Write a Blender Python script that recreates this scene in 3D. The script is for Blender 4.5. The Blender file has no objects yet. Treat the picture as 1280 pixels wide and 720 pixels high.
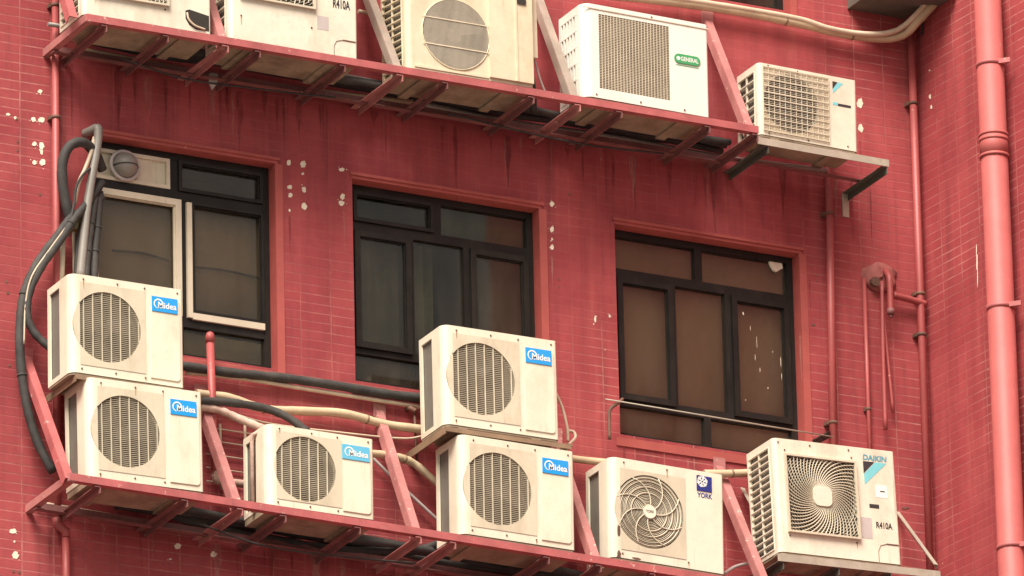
import bpy, math, random
from mathutils import Vector, Matrix
R = math.radians
random.seed(7)
sc = bpy.context.scene
col = sc.collection

# ------------------------------------------------------------------ camera
F = 12000.0                      # focal length in pixels of a 1280-wide picture (very long lens)
DIST = F / 210.0                 # metres from lens to the middle of the facade
yaw, pitch, roll = R(27.397), R(20.627), R(-1.373)
fwd = Vector((math.sin(yaw)*math.cos(pitch), math.cos(yaw)*math.cos(pitch), math.sin(pitch)))
r0 = Vector((math.cos(yaw), -math.sin(yaw), 0))
u0 = r0.cross(fwd)
cr = r0*math.cos(roll) + u0*math.sin(roll)
cu = -r0*math.sin(roll) + u0*math.cos(roll)
CAM = -fwd*DIST
GROUND = CAM.z - 1.6
cd = bpy.data.cameras.new('camera'); cam = bpy.data.objects.new('camera', cd); col.objects.link(cam)
cam.matrix_world = Matrix(((cr.x, cu.x, -fwd.x, CAM.x), (cr.y, cu.y, -fwd.y, CAM.y), (cr.z, cu.z, -fwd.z, CAM.z), (0, 0, 0, 1)))
cd.sensor_width = 36; cd.lens = F/1280*36; cd.clip_start = 1; cd.clip_end = 3000
sc.camera = cam

def ray(u, v): return fwd*F + cr*(u-640) - cu*(v-360)
def P(u, v, y=0.0):
    """point of the facade seen at (u, v), on the upright plane y metres before the wall"""
    d = ray(u, v); return CAM + d*((y-CAM.y)/d.y)
def PP(u, v, p, n):
    d = ray(u, v); return CAM + d*((p-CAM).dot(n)/d.dot(n))

# ------------------------------------------------------------------ node materials
def srgb(r, g, b):
    f = lambda c: (c/12.92 if c <= .04045 else ((c+.055)/1.055)**2.4)
    return (f(r/255), f(g/255), f(b/255), 1)
class NT:
    def __init__(s, name):
        s.m = bpy.data.materials.new(name); s.m.use_nodes = True
        s.t = s.m.node_tree; s.n = s.t.nodes; s.l = s.t.links; s.n.clear()
        s.out = s.n.new('ShaderNodeOutputMaterial')
        s.tc = s.n.new('ShaderNodeTexCoord')
    def new(s, ty, **kw):
        nd = s.n.new(ty)
        for k, v in kw.items():
            if k.startswith('i_'):
                key = k[2:].replace('_', ' ')
                nd.inputs[key].default_value = v
            else: setattr(nd, k, v)
        return nd
    def link(s, a, b): s.l.new(a, b)
    def mapping(s, scale=(1, 1, 1), src='Object', loc=(0, 0, 0)):
        mp = s.new('ShaderNodeMapping'); mp.inputs['Scale'].default_value = scale; mp.inputs['Location'].default_value = loc
        if src == 'Object':
            if not hasattr(s, 'vary'):
                oi = s.new('ShaderNodeObjectInfo'); k = s.new('ShaderNodeVectorMath', operation='SCALE'); k.inputs[0].default_value = (17, 11, 23)
                s.link(oi.outputs['Random'], k.inputs['Scale']); a = s.new('ShaderNodeVectorMath', operation='ADD')
                s.link(s.tc.outputs['Object'], a.inputs[0]); s.link(k.outputs[0], a.inputs[1]); s.vary = a.outputs[0]; s.rnd = oi.outputs['Random']
            s.link(s.vary if not getattr(s, 'fixed', False) else s.tc.outputs['Object'], mp.inputs['Vector'])
        else: s.link(s.tc.outputs[src], mp.inputs['Vector'])
        return mp.outputs['Vector']
    def noise(s, scale, detail=4, rough=.6, stretch=(1, 1, 1), loc=(0, 0, 0)):
        nd = s.new('ShaderNodeTexNoise'); nd.inputs['Scale'].default_value = scale
        nd.inputs['Detail'].default_value = detail; nd.inputs['Roughness'].default_value = rough
        s.link(s.mapping(stretch, loc=loc), nd.inputs['Vector']); return nd.outputs['Fac']
    def ramp(s, fac, lo, hi):
        nd = s.new('ShaderNodeMapRange'); nd.inputs['From Min'].default_value = lo; nd.inputs['From Max'].default_value = hi
        s.link(fac, nd.inputs['Value']); return nd.outputs['Result']
    def mul(s, a, k):
        nd = s.new('ShaderNodeMath', operation='MULTIPLY'); s.link(a, nd.inputs[0])
        if isinstance(k, (int, float)): nd.inputs[1].default_value = k
        else: s.link(k, nd.inputs[1])
        return nd.outputs[0]
    def mix(s, fac, a, b, mode='MIX'):
        nd = s.new('ShaderNodeMix', data_type='RGBA', blend_type=mode)
        for sock, v in ((nd.inputs[0], fac), (nd.inputs[6], a), (nd.inputs[7], b)):
            if isinstance(v, (int, float)): sock.default_value = v
            elif isinstance(v, tuple): sock.default_value = v
            else: s.link(v, sock)
        return nd.outputs[2]
    def bsdf(s, color, rough=.6, metal=0, bump=None, bstr=.3, bdist=.01, spec=.5):
        b = s.new('ShaderNodeBsdfPrincipled')
        if isinstance(color, tuple): b.inputs['Base Color'].default_value = color
        else: s.link(color, b.inputs['Base Color'])
        if isinstance(rough, (int, float)): b.inputs['Roughness'].default_value = rough
        else: s.link(rough, b.inputs['Roughness'])
        b.inputs['Metallic'].default_value = metal
        b.inputs['Specular IOR Level'].default_value = spec
        if bump is not None:
            bp = s.new('ShaderNodeBump'); bp.inputs['Strength'].default_value = bstr; bp.inputs['Distance'].default_value = bdist
            s.link(bump, bp.inputs['Height']); s.link(bp.outputs[0], b.inputs['Normal'])
        s.link(b.outputs[0], s.out.inputs['Surface']); return s.m

def worn(name, base, var=.12, rough=.55, dirt=(.12, .09, .06, 1), dirt_amt=.35, streak=True, chip=None, chip_amt=.0, metal=0, scale=6, loc=(0, 0, 0), spec=.5):
    """painted or bare surface: mottled colour, grime running downwards, optional chips"""
    t = NT(name)
    dark = tuple(c*(1-var*1.6) for c in base[:3]) + (1,)
    lite = tuple(min(1, c*(1+var)) for c in base[:3]) + (1,)
    c = t.mix(t.ramp(t.noise(scale, 5, .65, loc=loc), .3, .7), dark, lite)
    if dirt_amt:
        st = t.noise(5, 6, .7, (1, 1, .45) if streak else (1, 1, 1), loc=(3.1+loc[0], 1.7, .4))
        c = t.mix(t.mul(t.ramp(st, .48, .80), dirt_amt), c, dirt)
        if streak: c = t.mix(t.mul(t.mul(t.ramp(t.noise(30, 3, .6, (1, 1, .05), (5, 3, 1)), .62, .74), t.ramp(t.noise(4, 2, .5, loc=(2, 2, 9)), .5, .62)), dirt_amt*.9), c, tuple(d_*.8 for d_ in dirt[:3])+(1,))
        c = t.mix(t.mul(t.rnd, .8*min(.4, dirt_amt)), c, tuple(b_*.72 for b_ in base[:3])+(1,))
        c = t.mix(t.mul(t.ramp(t.noise(38, 3, .7), .62, .8), dirt_amt*.8), c, dirt)
    if chip:
        c = t.mix(t.mul(t.ramp(t.noise(22, 6, .75, loc=(8, 2, 5)), .60-chip_amt*.2, .63-chip_amt*.2), .85), c, chip)
    return t.bsdf(c, rough, metal, bump=t.noise(60, 3), bstr=.08, bdist=.004, spec=spec)

def wall_material(name, zone=None):
    t = NT(name); t.fixed = True
    sep = t.new('ShaderNodeSeparateXYZ'); t.link(t.tc.outputs['Object'], sep.inputs[0])
    cmb = t.new('ShaderNodeCombineXYZ'); t.link(sep.outputs['X'], cmb.inputs['X']); t.link(sep.outputs['Z'], cmb.inputs['Y'])
    # small wobble so that courses are not ruler straight
    wob = t.new('ShaderNodeTexNoise'); wob.inputs['Scale'].default_value = 5
    t.link(cmb.outputs[0], wob.inputs['Vector'])
    off = t.new('ShaderNodeVectorMath', operation='SCALE'); off.inputs['Scale'].default_value = .008
    t.link(wob.outputs['Color'], off.inputs[0])
    add = t.new('ShaderNodeVectorMath', operation='ADD'); t.link(cmb.outputs[0], add.inputs[0]); t.link(off.outputs[0], add.inputs[1])
    br = t.new('ShaderNodeTexBrick', offset=0.0, offset_frequency=2, squash=1)
    br.inputs['Scale'].default_value = 1; br.inputs['Brick Width'].default_value = .2; br.inputs['Row Height'].default_value = .058
    br.inputs['Mortar Size'].default_value = .0048; br.inputs['Mortar Smooth'].default_value = .35; br.inputs['Bias'].default_value = 0
    br.inputs['Color1'].default_value = (0, 0, 0, 1); br.inputs['Color2'].default_value = (1, 1, 1, 1); br.inputs['Mortar'].default_value = (.5, .5, .5, 1)
    t.link(add.outputs[0], br.inputs['Vector'])
    joint = br.outputs['Fac']
    A, B = (.275, .036, .045, 1), (.420, .074, .078, 1)
    c = t.mix(t.ramp(t.noise(1.3, 5, .6), .34, .66), A, B)
    c = t.mix(t.mul(br.outputs['Color'], .16), c, (.42, .11, .105, 1))                 # tile to tile
    c = t.mix(t.mul(t.ramp(t.noise(14, 6, .72), .45, .75), .32), c, (.20, .032, .040, 1))  # mottling
    # rain streaks
    c = t.mix(t.mul(t.ramp(t.noise(6, 5, .7, (1, 1, .06)), .48, .74), .50), c, (.135, .026, .030, 1))
    c = t.mix(t.mul(t.ramp(t.noise(19, 4, .7, (1, 1, .04), (2, 0, 6)), .56, .72), .35), c, (.11, .025, .026, 1))
    c = t.mix(t.mul(t.ramp(t.noise(5, 4, .7, (1, 1, .07), (4, 0, 2)), .56, .78), .30), c, (.55, .17, .14, 1))
    # paint worn off the joints here and there
    worn_m = t.mul(t.ramp(t.noise(1.15, 4, .65, loc=(1, 5, 2)), .40, .60), t.ramp(t.noise(8, 5, .75, (1, 1, 2.5), (3, 1, 8)), .36, .66))
    thick = None
    if zone:                                                          # the middle of the front was repainted thickly: joints nearly filled
        xa, xb, za, zb = zone
        lo = t.ramp(sep.outputs['X'], xa+.10, xa-.12); hi = t.ramp(sep.outputs['X'], xb-.15, xb+.25); dn = t.ramp(sep.outputs['Z'], zb, za)
        mx = t.new('ShaderNodeMath', operation='MAXIMUM'); t.link(lo, mx.inputs[0]); t.link(hi, mx.inputs[1])
        m2 = t.new('ShaderNodeMath', operation='MAXIMUM'); t.link(mx.outputs[0], m2.inputs[0]); t.link(dn, m2.inputs[1])
        m3 = t.new('ShaderNodeMapRange'); m3.inputs['To Min'].default_value = .26; t.link(m2.outputs[0], m3.inputs['Value']); thick = m3.outputs[0]
        joint = t.mul(joint, thick)
    c = t.mix(t.mul(joint, .11), c, (.55, .22, .19, 1))
    c = t.mix(t.mul(t.mul(joint, worn_m), .55), c, (.62, .31, .26, 1))
    c = t.mix(t.mul(t.mul(joint, t.ramp(t.noise(2.2, 4, .7, loc=(6, 2, 7)), .5, .65)), .35), c, (.16, .03, .03, 1))
    # bare pinholes
    vor = t.new('ShaderNodeTexVoronoi'); vor.inputs['Scale'].default_value = 7
    t.link(cmb.outputs[0], vor.inputs['Vector'])
    spot = t.mul(t.ramp(vor.outputs['Distance'], .055, .03), t.ramp(t.noise(2.1, 2, loc=(9, 1, 1)), .55, .6))
    c = t.mix(t.mul(spot, .55), c, (.72, .50, .38, 1))
    h = t.new('ShaderNodeMath', operation='SUBTRACT'); t.link(t.mul(t.noise(30, 4), .35), h.inputs[0]); t.link(joint, h.inputs[1])
    return t.bsdf(c, .62, bump=h.outputs[0], bstr=.35, bdist=.004, spec=.4)

def glass_material(name, tint, rough=.03, refl=.8):
    t = NT(name)
    tr = t.new('ShaderNodeBsdfTransparent'); tr.inputs[0].default_value = tint
    gl = t.new('ShaderNodeBsdfGlossy'); gl.inputs['Roughness'].default_value = rough; gl.inputs['Color'].default_value = (.9, .9, .9, 1)
    df = t.new('ShaderNodeBsdfDiffuse'); df.inputs[0].default_value = (.30, .25, .19, 1)
    m0 = t.new('ShaderNodeMixShader')
    t.link(t.mul(t.ramp(t.noise(3, 5, .7, (1, 1, .3)), .3, .8), .16), m0.inputs[0]); t.link(tr.outputs[0], m0.inputs[1]); t.link(df.outputs[0], m0.inputs[2])
    fr = t.new('ShaderNodeFresnel'); fr.inputs[0].default_value = 1.5
    bp = t.new('ShaderNodeBump'); bp.inputs['Strength'].default_value = .10; bp.inputs['Distance'].default_value = .01
    t.link(t.noise(1.5, 1), bp.inputs['Height']); t.link(bp.outputs[0], gl.inputs['Normal'])
    mx = t.new('ShaderNodeMixShader'); t.link(t.mul(fr.outputs[0], refl), mx.inputs[0]); t.link(m0.outputs[0], mx.inputs[1]); t.link(gl.outputs[0], mx.inputs[2])
    t.link(mx.outputs[0], t.out.inputs['Surface']); return t.m

def coil_material():
    t = NT('coil_fins')
    w = t.new('ShaderNodeTexWave', wave_type='BANDS', bands_direction='Z'); w.inputs['Scale'].default_value = 40; w.inputs['Distortion'].default_value = .3
    t.link(t.mapping(), w.inputs['Vector'])
    c = t.mix(w.outputs['Fac'], (.075, .07, .06, 1), (.27, .25, .21, 1))
    c = t.mix(t.mul(t.ramp(t.noise(9, 4), .5, .8), .5), c, (.10, .08, .06, 1))
    return t.bsdf(c, .6)

def stain(name, colr, amt):
    t = NT(name); b = t.new('ShaderNodeBsdfDiffuse'); b.inputs[0].default_value = colr; tr = t.new('ShaderNodeBsdfTransparent'); mx = t.new('ShaderNodeMixShader')
    t.link(t.mul(t.ramp(t.noise(16, 5, .75, (1, 1, .25)), .35, .65), amt), mx.inputs[0]); t.link(tr.outputs[0], mx.inputs[1]); t.link(b.outputs[0], mx.inputs[2])
    t.link(mx.outputs[0], t.out.inputs['Surface']); return t.m
CREAM = (.83, .765, .61, 1); IVORY = (.79, .735, .60, 1); WHITE = (.86, .84, .76, 1); TAN = (.75, .67, .49, 1)
M = {}
M['wall'] = wall_material('painted_tile', (P(80, 300).x, P(1020, 300).x, P(560, 420).z, P(560, 330).z))
M['flank'] = wall_material('painted_tile_flank')
M['plaster'] = worn('bare_plaster', (.88, .78, .62, 1), .10, .9, dirt=(.5, .25, .18, 1), dirt_amt=.3, streak=False)
M['surround'] = worn('smooth_red_paint', (.43, .092, .080, 1), .10, .6, dirt=(.30, .06, .05, 1), dirt_amt=.4, chip=(.66, .36, .28, 1), chip_amt=-.35)
M['pipe_red'] = worn('pipe_red_paint', (.40, .082, .080, 1), .08, .48, dirt=(.26, .05, .05, 1), dirt_amt=.4, chip=(.72, .40, .33, 1), chip_amt=-.3)
M['pipe_pink'] = worn('drainpipe_pink_paint', (.49, .115, .108, 1), .10, .58, dirt=(.30, .07, .065, 1), dirt_amt=.55, chip=(.80, .45, .38, 1), chip_amt=-.5)
M['rack_red'] = worn('rack_red_paint', (.47, .125, .125, 1), .16, .55, dirt=(.17, .07, .06, 1), dirt_amt=.45, chip=(.62, .42, .36, 1), chip_amt=-.12)
M['arm_dull'] = worn('rack_dull_steel', (.25, .10, .095, 1), .22, .6, dirt=(.08, .05, .04, 1), dirt_amt=.5, chip=(.45, .30, .25, 1), chip_amt=-.25)
M['strut_pink'] = worn('strut_faded_paint', (.47, .19, .18, 1), .15, .55, dirt=(.25, .10, .09, 1), dirt_amt=.4, chip=(.66, .55, .44, 1), chip_amt=-.08)
M['strut_grey'] = worn('strut_grey_paint', (.36, .29, .24, 1), .15, .55, dirt=(.2, .12, .1, 1), dirt_amt=.4, chip=(.46, .17, .16, 1), chip_amt=-.05)
M['galv'] = worn('weathered_white_steel', (.46, .41, .33, 1), .14, .5, dirt=(.22, .16, .10, 1), dirt_amt=.6, metal=.1)
M['brown_steel'] = worn('brown_steel', (.30, .20, .125, 1), .2, .6, dirt=(.13, .08, .05, 1), dirt_amt=.5)
M['dark_steel'] = worn('dark_grey_green_steel', (.115, .115, .09, 1), .2, .6, dirt=(.05, .045, .035, 1), dirt_amt=.4)
M['under'] = worn('rusty_base_pan', (.36, .29, .20, 1), .25, .7, dirt=(.12, .07, .04, 1), dirt_amt=.8, streak=False)
M['cream'] = worn('cream_casing', CREAM, .04, .45, dirt=(.40, .28, .15, 1), dirt_amt=.42)
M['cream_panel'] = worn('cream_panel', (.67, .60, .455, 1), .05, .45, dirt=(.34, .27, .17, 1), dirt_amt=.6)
M['ivory'] = worn('ivory_casing', IVORY, .06, .45, dirt=(.38, .29, .18, 1), dirt_amt=.55)
M['white'] = worn('white_casing', WHITE, .03, .38, dirt=(.62, .5, .33, 1), dirt_amt=.30)
M['yorkwhite'] = worn('off_white_casing', (.82, .765, .62, 1), .04, .4, dirt=(.40, .25, .14, 1), dirt_amt=.4)
M['tan'] = worn('tan_casing', TAN, .08, .45, dirt=(.50, .36, .19, 1), dirt_amt=.7)
M['grille'] = worn('grille_cream', (.68, .61, .47, 1), .06, .5, dirt=(.35, .27, .17, 1), dirt_amt=.45)
M['grille_grey'] = worn('grille_grey', (.46, .41, .33, 1), .08, .55, dirt=(.25, .2, .15, 1), dirt_amt=.4)
M['slat'] = worn('grille_slat', (.46, .40, .295, 1), .1, .55, dirt=(.18, .14, .09, 1), dirt_amt=.6, streak=False)
M['fan'] = worn('fan_plastic', (.11, .095, .075, 1), .15, .4, dirt_amt=.4)
M['fan_dark'] = worn('fan_cavity', (.030, .026, .020, 1), .2, .8, dirt_amt=.2)
M['coil'] = coil_material()
M['black_frame'] = worn('black_aluminium', (.017, .0145, .013, 1), .2, .45, dirt=(.08, .066, .05, 1), dirt_amt=.35, spec=.25)
M['white_frame'] = worn('white_aluminium', (.70, .61, .47, 1), .06, .45, dirt=(.36, .28, .2, 1), dirt_amt=.5)
M['glass_brown'] = glass_material('brown_glass', (.82, .76, .68, 1), refl=.8)
M['glass_dark'] = glass_material('dark_glass', (.66, .66, .60, 1), refl=.8)
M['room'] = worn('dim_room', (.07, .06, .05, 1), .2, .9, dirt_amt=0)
M['blind'] = worn('brown_blind', (.48, .42, .34, 1), .02, .9, dirt=(.16, .125, .09, 1), dirt_amt=.15)
M['curtain'] = worn('olive_curtain', (.36, .34, .20, 1), .2, .9, dirt=(.1, .09, .05, 1), dirt_amt=.4)
M['curtain_grey'] = worn('grey_curtain', (.30, .275, .235, 1), .2, .9, dirt=(.07, .06, .05, 1), dirt_amt=.4)
M['hose'] = worn('black_foam', (.045, .042, .040, 1), .25, .75, dirt=(.14, .12, .10, 1), dirt_amt=.5, streak=False, scale=14)
M['grey_pvc'] = worn('grey_pvc', (.27, .25, .225, 1), .1, .4, dirt=(.15, .12, .1, 1), dirt_amt=.4)
M['cream_pipe'] = worn('cream_pipe_wrap', (.60, .47, .31, 1), .12, .6, dirt=(.32, .2, .12, 1), dirt_amt=.55, streak=False)
M['pale_pipe'] = worn('pale_conduit', (.66, .54, .40, 1), .12, .6, dirt=(.35, .2, .14, 1), dirt_amt=.5, streak=False)
M['pink_wrap'] = worn('pale_tape_wrap', (.62, .44, .36, 1), .2, .75, dirt=(.36, .2, .16, 1), dirt_amt=.7, streak=False, scale=20)
M['rust'] = worn('rusty_iron', (.17, .085, .06, 1), .3, .75, dirt=(.06, .04, .03, 1), dirt_amt=.6)
M['olive'] = worn('olive_box', (.30, .25, .12, 1), .1, .5)
M['badge_blue'] = worn('badge_blue', (.012, .34, .82, 1), .03, .35, dirt=(.3, .3, .3, 1), dirt_amt=.15)
M['badge_sky'] = worn('badge_faded_blue', (.12, .52, .78, 1), .06, .45, dirt=(.5, .5, .45, 1), dirt_amt=.3)
M['ink_white'] = worn('badge_white', (.85, .85, .80, 1), .02, .4, dirt_amt=0)
M['navy'] = worn('badge_navy', (.02, .035, .22, 1), .05, .4, dirt_amt=.1)
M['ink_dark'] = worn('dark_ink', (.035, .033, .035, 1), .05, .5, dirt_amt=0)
M['ink_blue'] = worn('blue_ink', (.10, .33, .42, 1), .05, .45, dirt_amt=0)
M['cyan'] = worn('cyan_ink', (.20, .60, .66, 1), .05, .45, dirt_amt=.1)
M['green'] = worn('green_badge', (.06, .36, .14, 1), .05, .4, dirt_amt=.1)
M['lavender'] = worn('faded_sticker', (.52, .46, .44, 1), .05, .6, dirt_amt=.2)
M['concrete'] = worn('grey_concrete', (.13, .11, .09, 1), .2, .9, dirt=(.1, .08, .06, 1), dirt_amt=.5)
M['patch'] = worn('painted_mortar', (.42, .13, .115, 1), .2, .8, dirt=(.22, .06, .05, 1), dirt_amt=.4, scale=12)
M['stain'] = stain('drip_stain', (.09, .028, .027, 1), .36)
M['lime'] = stain('lime_run', (.62, .40, .33, 1), .35)
M['rust_run'] = stain('rust_run', (.34, .17, .07, 1), .75)
M['asphalt'] = worn('asphalt', (.16, .15, .135, 1), .15, .9, dirt_amt=.2, streak=False)

# ------------------------------------------------------------------ mesh builder
class MB:
    def __init__(s): s.v = []; s.f = []; s.mi = []; s.sm = []
    def face(s, pts, mi=0, smooth=False):
        b = len(s.v); s.v += [tuple(p) for p in pts]; s.f.append(tuple(range(b, b+len(pts)))); s.mi.append(mi); s.sm.append(smooth)
    def mesh(s, vs, fs, mi=0, smooth=False):
        b = len(s.v); s.v += [tuple(p) for p in vs]
        for f in fs: s.f.append(tuple(i+b for i in f)); s.mi.append(mi); s.sm.append(smooth)
    def box(s, x0, x1, y0, y1, z0, z1, mi=0):
        vs = [(x, y, z) for x in (x0, x1) for y in (y0, y1) for z in (z0, z1)]
        s.mesh(vs, [(0, 1, 3, 2), (4, 6, 7, 5), (0, 4, 5, 1), (2, 3, 7, 6), (0, 2, 6, 4), (1, 5, 7, 3)], mi)
    def beam(s, p, q, w, h, up=(0, 0, 1), ow=0, oh=0, mi=0):
        p, q, up = Vector(p), Vector(q), Vector(up); d = (q-p).normalized()
        a = d.cross(up).normalized(); b = a.cross(d).normalized()
        vs = []
        for c in (p, q):
            for i, j in ((-1, -1), (1, -1), (1, 1), (-1, 1)):
                vs.append(c + a*(ow+i*w/2) + b*(oh+j*h/2))
        s.mesh(vs, [(3, 2, 1, 0), (4, 5, 6, 7), (0, 1, 5, 4), (1, 2, 6, 5), (2, 3, 7, 6), (3, 0, 4, 7)], mi)
    def angle(s, p, q, w, t, up=(0, 0, 1), sa=1, sb=1, mi=0):
        """L-section bar: one flange on each of the two cross directions"""
        s.beam(p, q, w, t, up, ow=sa*w/2, oh=0, mi=mi)
        s.beam(p, q, t, w-t/2, up, ow=sa*t/2*0, oh=sb*(w/2+t/4), mi=mi)
    def tube(s, pts, r, n=10, mi=0, caps=True, wob=0):
        pts = [Vector(p) for p in pts]; m = len(pts); rings = []; a = None
        rr = r if isinstance(r, (list, tuple)) else [r]*m
        b0 = len(s.v)
        for i, p in enumerate(pts):
            d = (pts[min(i+1, m-1)]-pts[max(i-1, 0)]).normalized()
            if a is None:
                a = d.cross(Vector((0, 0, 1)) if abs(d.z) < .9 else Vector((1, 0, 0))).normalized()
            a = (a - d*a.dot(d)).normalized(); b = d.cross(a)
            k = rr[i]*(1+random.uniform(-wob, wob))
            for j in range(n):
                th = 2*math.pi*j/n; s.v.append(tuple(p + a*math.cos(th)*k + b*math.sin(th)*k))
        for i in range(m-1):
            for j in range(n):
                k = (j+1) % n
                s.f.append((b0+i*n+j, b0+i*n+k, b0+(i+1)*n+k, b0+(i+1)*n+j)); s.mi.append(mi); s.sm.append(True)
        if caps:
            s.f.append(tuple(b0+j for j in reversed(range(n)))); s.mi.append(mi); s.sm.append(False)
            s.f.append(tuple(b0+(m-1)*n+j for j in range(n))); s.mi.append(mi); s.sm.append(False)
    def disc_y(s, cx, y0, y1, cz, r, n=24, mi=0):
        ring = [(cx+r*math.cos(2*math.pi*i/n), cz+r*math.sin(2*math.pi*i/n)) for i in range(n)]
        s.prism_y(ring, y0, y1, mi)
    def prism_y(s, poly, y0, y1, mi=0, smooth=False):
        n = len(poly); vs = [(x, y0, z) for x, z in poly] + [(x, y1, z) for x, z in poly]
        s.mesh(vs, [tuple(range(n)), tuple(range(2*n-1, n-1, -1))], mi)
        s.mesh(vs, [(i, i+n, (i+1) % n+n, (i+1) % n) for i in range(n)], mi, smooth)
    def prism_z(s, poly, z0, z1, mi=0):
        n = len(poly); vs = [(x, y, z0) for x, y in poly] + [(x, y, z1) for x, y in poly]
        s.mesh(vs, [tuple(range(n-1, -1, -1)), tuple(range(n, 2*n)) ] + [(i, (i+1) % n, (i+1) % n+n, i+n) for i in range(n)], mi)
    def plate_hole(s, x0, x1, z0, z1, cx, cz, r, y, depth, mi=0, n=56):
        """flat plate facing -y with a round hole and the hole's inner rim"""
        angs = sorted(set([2*math.pi*i/n for i in range(n)] + [math.atan2(z-cz, x-cx) % (2*math.pi) for x in (x0, x1) for z in (z0, z1)]))
        def edge(a):
            c, q = math.cos(a), math.sin(a); ts = []
            if c > 1e-9: ts.append((x1-cx)/c)
            if c < -1e-9: ts.append((x0-cx)/c)
            if q > 1e-9: ts.append((z1-cz)/q)
            if q < -1e-9: ts.append((z0-cz)/q)
            t = min(ts); return (cx+c*t, y, cz+q*t)
        inn = [(cx+r*math.cos(a), y, cz+r*math.sin(a)) for a in angs]; out = [edge(a) for a in angs]
        bk = [(p[0], y+depth, p[2]) for p in inn]; m = len(angs)
        s.mesh(inn+out, [(i, (i+1) % m, m+(i+1) % m, m+i) for i in range(m)], mi)
        s.mesh(inn+bk, [(i, m+i, m+(i+1) % m, (i+1) % m) for i in range(m)], mi, True)
    def build(s, name, mats, parent=None, loc=None):
        me = bpy.data.meshes.new(name); me.from_pydata(s.v, [], s.f); me.update()
        if not isinstance(mats, (list, tuple)): mats = [mats]
        for m in mats: me.materials.append(m)
        me.polygons.foreach_set('material_index', s.mi); me.polygons.foreach_set('use_smooth', s.sm); me.update()
        o = bpy.data.objects.new(name, me); col.objects.link(o)
        if parent: o.parent = parent
        if loc is not None: o.location = loc
        return o
def tag(o, label=None, cat=None, group=None, kind=None):
    for k, v in (('label', label), ('category', cat), ('group', group), ('kind', kind)):
        if v: o[k] = v
    return o
def thing(name, label, cat, loc=(0, 0, 0), group=None):
    o = bpy.data.objects.new(name, None); col.objects.link(o); o.location = loc; o.empty_display_size = .2
    return tag(o, label, cat, group)
def text_mb(mb, txt, x0, x1, z0, z1, y, thick=.0015, mi=0, shear=0, bold=0.0):
    cu_ = bpy.data.curves.new('lettering', 'FONT'); cu_.body = txt; cu_.offset = bold; cu_.shear = shear; cu_.resolution_u = 3
    ob = bpy.data.objects.new('lettering_tmp', cu_); col.objects.link(ob)
    dg = bpy.context.evaluated_depsgraph_get(); me = bpy.data.meshes.new_from_object(ob.evaluated_get(dg))
    xs = [v.co.x for v in me.vertices]; ys = [v.co.y for v in me.vertices]
    ax, bx, ay, by = min(xs), max(xs), min(ys), max(ys)
    vs = [(x0+(v.co.x-ax)/(bx-ax)*(x1-x0), y, z0+(v.co.y-ay)/(by-ay)*(z1-z0)) for v in me.vertices]
    mb.mesh(vs, [tuple(p.vertices) for p in me.polygons], mi)
    bpy.data.objects.remove(ob); bpy.data.meshes.remove(me); bpy.data.curves.remove(cu_)
def spline(pts, k=6):
    pts = [Vector(p) for p in pts]
    if len(pts) < 3: return pts
    out = []; q = [pts[0]*2-pts[1]] + pts + [pts[-1]*2-pts[-2]]
    for i in range(1, len(q)-2):
        a, b, c, d = q[i-1], q[i], q[i+1], q[i+2]
        for j in range(k):
            t = j/k; out.append(.5*((2*b)+(c-a)*t+(2*a-5*b+4*c-d)*t*t+(3*b-a-3*c+d)*t**3))
    out.append(pts[-1]); return out

# ------------------------------------------------------------------ the setting
g = MB(); g.face([(-400, -400, GROUND), (400, -400, GROUND), (400, 400, GROUND), (-400, 400, GROUND)])
tag(g.build('street_ground', M['asphalt']), kind='structure')

bld = thing('apartment_building', 'old red painted tiled apartment block with black framed windows', 'building', (0, 0, 0))
CORN = P(1151, 240).x
DEEP = .08                                                   # how far the windows sit back
def opening(tl, tr, bl):
    a, b, c = P(*tl), P(*tr), P(*bl); return (a.x, b.x, c.z, (a.z+b.z)/2)
W1 = opening((112, 166), (343, 206), (125, 428))
W2 = opening((440, 223), (673, 261), (447, 476))
W3 = opening((768, 279), (998, 318), (777, 543))
h3 = W3[3]-W3[2]; zb0 = P(985, 14).z
W0 = (W3[0], W3[1], zb0, zb0+h3)
# keep the heads of one storey roughly level as they are in the building
OPEN = [W1, W2, W3, W0]
XL, ZT = -9.0, 9.0
def wall_grid(mb, x0, x1, z0, z1, ops, depth):
    xs = sorted(set([x0, x1]+[o[0] for o in ops]+[o[1] for o in ops])); zs = sorted(set([z0, z1]+[o[2] for o in ops]+[o[3] for o in ops]))
    for i in range(len(xs)-1):
        for j in range(len(zs)-1):
            cx, cz = (xs[i]+xs[i+1])/2, (zs[j]+zs[j+1])/2
            if any(o[0] < cx < o[1] and o[2] < cz < o[3] for o in ops): continue
            mb.face([(xs[i], 0, zs[j]), (xs[i+1], 0, zs[j]), (xs[i+1], 0, zs[j+1]), (xs[i], 0, zs[j+1])])
    for a, b, c, d in ops:
        e = depth+.05
        mb.face([(a, 0, c), (a, e, c), (a, e, d), (a, 0, d)], 1); mb.face([(b, 0, c), (b, 0, d), (b, e, d), (b, e, c)], 1)
        mb.face([(a, 0, d), (a, e, d), (b, e, d), (b, 0, d)], 1); mb.face([(a, 0, c), (b, 0, c), (b, e, c), (a, e, c)], 1)
def blob(mb, u, v, ru, rv, mi, plane=None, y=-.0025, seed=0):
    """a chip of lost paint on the wall: uneven outline, given by its centre and half size in photo pixels"""
    rnd = random.Random(int(u*13+v*7)); n = 16; pts = []
    for i in range(n):
        a = 2*math.pi*i/n; k = rnd.uniform(.70, 1.10)
        uu, vv = u+ru*k*math.cos(a), v+rv*k*math.sin(a)
        pts.append(P(uu, vv, y) if plane is None else plane(uu, vv))
    mb.face(list(reversed(pts)), mi)
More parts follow.
